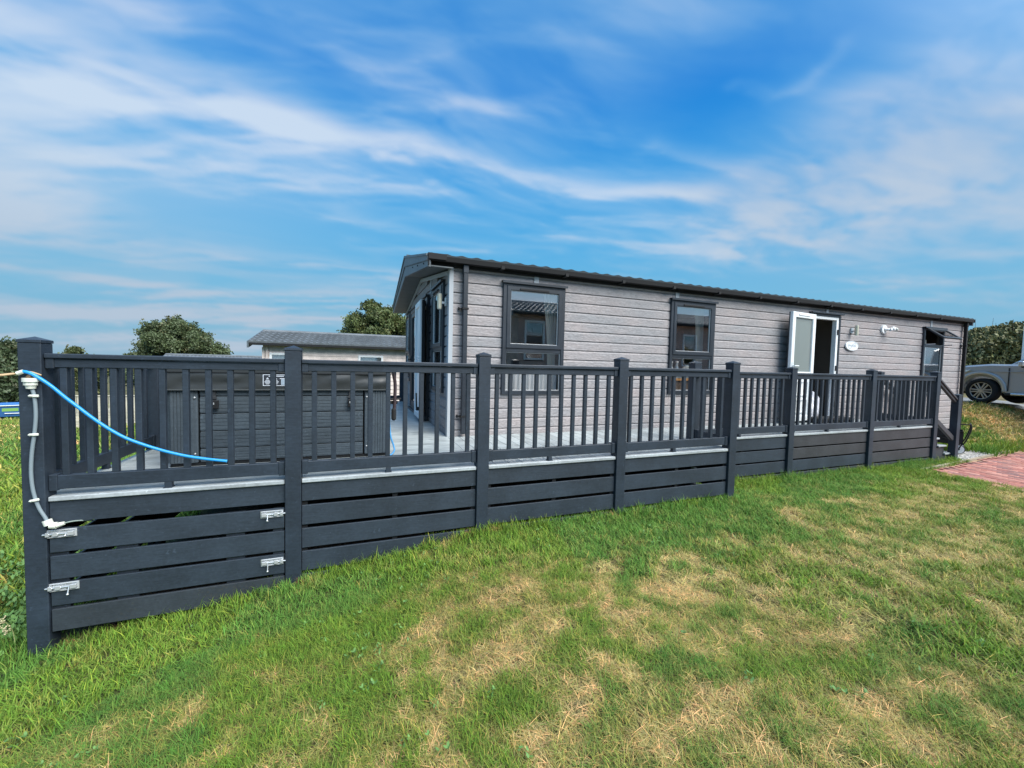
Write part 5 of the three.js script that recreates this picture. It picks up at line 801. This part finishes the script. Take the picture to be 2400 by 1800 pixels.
// ---------- neighbouring caravans ----------
function lapWall(x0, x1, y0, y1, pitch, holes, mat, parent, name = 'wall') {       // boards joined as one clad wall, facing +z at z = 0
  const gs = []; for (let y = y0; y < y1 - 0.01; y += pitch) { const b = Math.min(y + pitch, y1), cuts = [x0, x1]; for (const h of holes) if (h[3] > y && h[2] < b) cuts.push(h[0], h[1]); cuts.sort((p, q) => p - q); for (let i = 0; i < cuts.length - 1; i++) { const m = (cuts[i] + cuts[i + 1]) / 2; if (holes.some(h => m > h[0] && m < h[1] && h[3] > (y + b) / 2 && h[2] < (y + b) / 2)) continue; const g = poly([[0, y], [-0.018, b], [-0.06, b], [-0.06, y]], cuts[i + 1] - cuts[i]); const c0 = cuts[i]; gs.push(remap(g, (x, yy, z) => [c0 + z, yy, x], true)); } }
  return part(name, gs, mat, parent);
}
function caravan(name, label, pos, turn, o) {
  const t = thing(name, label, 'caravan', null, pos, turn), { L, D, E, Rg } = o, over = o.over ?? 0.35;
  const holes = o.windows.map(w => [w[0], w[1], w[2], w[3]]);
  lapWall(0, L, 0.4, E, o.pitch || 0.14, holes, o.wall, t);
  const endH = (o.endWindows || []); const el = lapWall(-D, 0, 0.4, E, o.pitch || 0.14, endH, o.wall, t, 'end_wall'); el.rotation.y = -Math.PI / 2;
  part('end_wall', [remap(poly([[-D, E], [0, E], [-D / 2, Rg]], 0.05), (x, y, z) => [0.01 + z, y, x], true)], o.wall, t);
  part('back_wall', [bb(0, L, 0.4, E, -D, -D + 0.05), bb(L - 0.05, L, 0.4, E, -D + 0.05, -0.06), bb(0.06, L - 0.05, 0.4, 0.44, -D + 0.05, -0.06)], o.wall, t);
  part('underside', bb(0.05, L - 0.05, 0.0, 0.39, -D + 0.1, -0.1), M.black, t); part('inner_lining', bb(0.07, L - 0.06, 0.45, E - 0.02, -1.4, -1.35), std('#4a4640', 0.9), t);
  const roof = tileSlopeLocal(-over, L + over, 0.28, E - 0.02, -D / 2, Rg, o.roof, t), back = tileSlopeLocal(-over, L + over, -D - 0.28, E - 0.02, -D / 2, Rg, o.roof, t);
  part('ridge_cap', rod([-over - 0.02, Rg + 0.03, -D / 2], [L + over + 0.02, Rg + 0.03, -D / 2], 0.07), o.roof, t);
  part('gutter', bb(-over, L + over, E - 0.1, E - 0.02, 0.17, 0.29), o.gut || M.black, t); part('soffit', bb(-over, L + over, E - 0.05, E - 0.02, -0.05, 0.17), o.gut || M.black, t);
  const bgd = (x) => remap(poly([[0.32, E - 0.2], [0.32, E + 0.02], [-D / 2, Rg + 0.06], [-D - 0.32, E + 0.02], [-D - 0.32, E - 0.2], [-D / 2, Rg - 0.2]], 0.05), (a, b, c) => [x + c, b, a], true); part('bargeboard', bgd(-over - 0.05), o.bargeM || M.barge, t); part('bargeboard', bgd(L + over), o.bargeM || M.barge, t);
  const win = (w, par) => { const f = part('window', ring(w[0], w[1], w[2], w[3], 0.075, 0.09, -0.06), o.frame || M.white, par); part('pane', bb(w[0] + 0.07, w[1] - 0.07, w[2] + 0.07, w[3] - 0.07, -0.02, -0.014), M.glass, f); if (w[4]) { const n = curtain(w[1] - w[0] - 0.1, w[1] - w[0] - 0.1, w[3] - w[2] - 0.1, Math.round((w[1] - w[0]) * 9), 0.015, M.net, 'net_curtain', f); n.position.set(w[1] - 0.05, w[2] + 0.05, -0.12); } return f; };
  o.windows.forEach(w => win(w, t)); endH.forEach(w => { const f = win(w, t); f.rotation.y = -Math.PI / 2; });
  return t;
}
function tileSlopeLocal(x0, x1, zE, yE, zR, yR, mat, parent) { return tileSlope(x0, x1, zE, yE, zR, yR, mat, parent, 0.2, 0.36, 0.022, -0.02, 0.062); }
M.beige = std('#fff0e8', 0.7, { map: pvcMap, uv: 1 }); M.cream = std('#e2dcc8', 0.7, { map: pvcMap, uv: 1 }); M.pink = std('#dcc2b6', 0.75, { map: pvcMap, uv: 1 });
M.tile3 = std('#9aa2a8', 0.6, { side: THREE.DoubleSide, map: pvcMap, uv: 1 }); M.tile2 = std('#7c848b', 0.6, { side: THREE.DoubleSide, map: pvcMap, uv: 1 });
{
  const t = caravan('static_caravan', 'beige static caravan with grey wavy tile roof seen over the railing beyond the hot tub', [-3.05, -1.45, -16], 0, { L: 11, D: 4, E: 3.06, Rg: 3.54, wall: M.beige, roof: M.tile2, pitch: 0.15, windows: [[0.2, 0.82, 1.6, 2.72, 1], [3.07, 3.95, 1.5, 2.72, 1], [5.0, 5.7, 0.6, 2.4, 0], [7, 8.4, 1.5, 2.7, 1]], endWindows: [[-3.2, -0.8, 1.2, 2.6, 1]] });
  part('corner_trim', [bb(-0.02, 0.06, 0.4, 2.9, -0.02, 0.02)], M.beige, t);
  part('downpipe', bb(0.1, 0.17, 0.4, 2.9, 0.01, 0.07), M.beige, t);
}
{
  const t = caravan('static_caravan', 'cream static caravan lower down the slope, glimpsed between the railing balusters', [-13.2, -2.75, -28.6], 0, { L: 9.5, D: 4, E: 2.95, Rg: 3.92, wall: M.cream, roof: M.tile2, windows: [[0.6, 1.5, 1.4, 2.5, 0], [2.0, 2.9, 1.0, 2.5, 0], [4.2, 5.4, 1.3, 2.5, 1]], endWindows: [[-3, -1, 1.2, 2.5, 0]] });
  t.position.x = -10.6;
  const d = thing('cream_decking', 'cream plastic deck with picket railing in front of the lower caravan', 'deck', null, [-13.4, -2.95, -26.4]);
  for (let k = 0; k < 7; k++) part('skirting_board', bb(0, 9, 0.1 + k * 0.142, 0.1 + k * 0.142 + 0.13, -0.03, 0), M.cream, d);
  part('deck_floor', bb(0, 9, 1.06, 1.1, -2.0, -0.03), M.cream, d); part('top_rail', bb(0, 9, 1.92, 1.98, -0.06, 0.03, 0.01), M.cream, d);
  const pk = []; for (let x = 0.02; x < 8.9; x += 0.155) pk.push(bb(x, x + 0.125, 1.1, 1.92, -0.03, -0.005)); part('pickets', pk, M.cream, d).userData.kind = 'stuff';
  for (let k = 0; k < 6; k++) part('post', bb(k * 1.78, k * 1.78 + 0.1, 0, 2.05, 0.002, 0.1, 0.01), M.cream, d);
}
{ // stands behind the camera; lodge windows mirror it, colours lightened to brighten the reflection
  caravan('static_caravan', 'brown clad static caravan mirrored in the lodge windows', [17.5, -0.45, 3.2], Math.PI, { L: 11.8, D: 4, E: 3.5, Rg: 4.2, wall: M.pink, roof: M.tile3, windows: [[10.7, 11.55, 1.7, 3.22, 0], [3.0, 3.8, 1.6, 3.05, 0], [6.5, 8.0, 1.7, 3.2, 1]], endWindows: [[-2.6, -1.0, 1.2, 3.1, 1]] });
}
renderer.render(scene, camera);
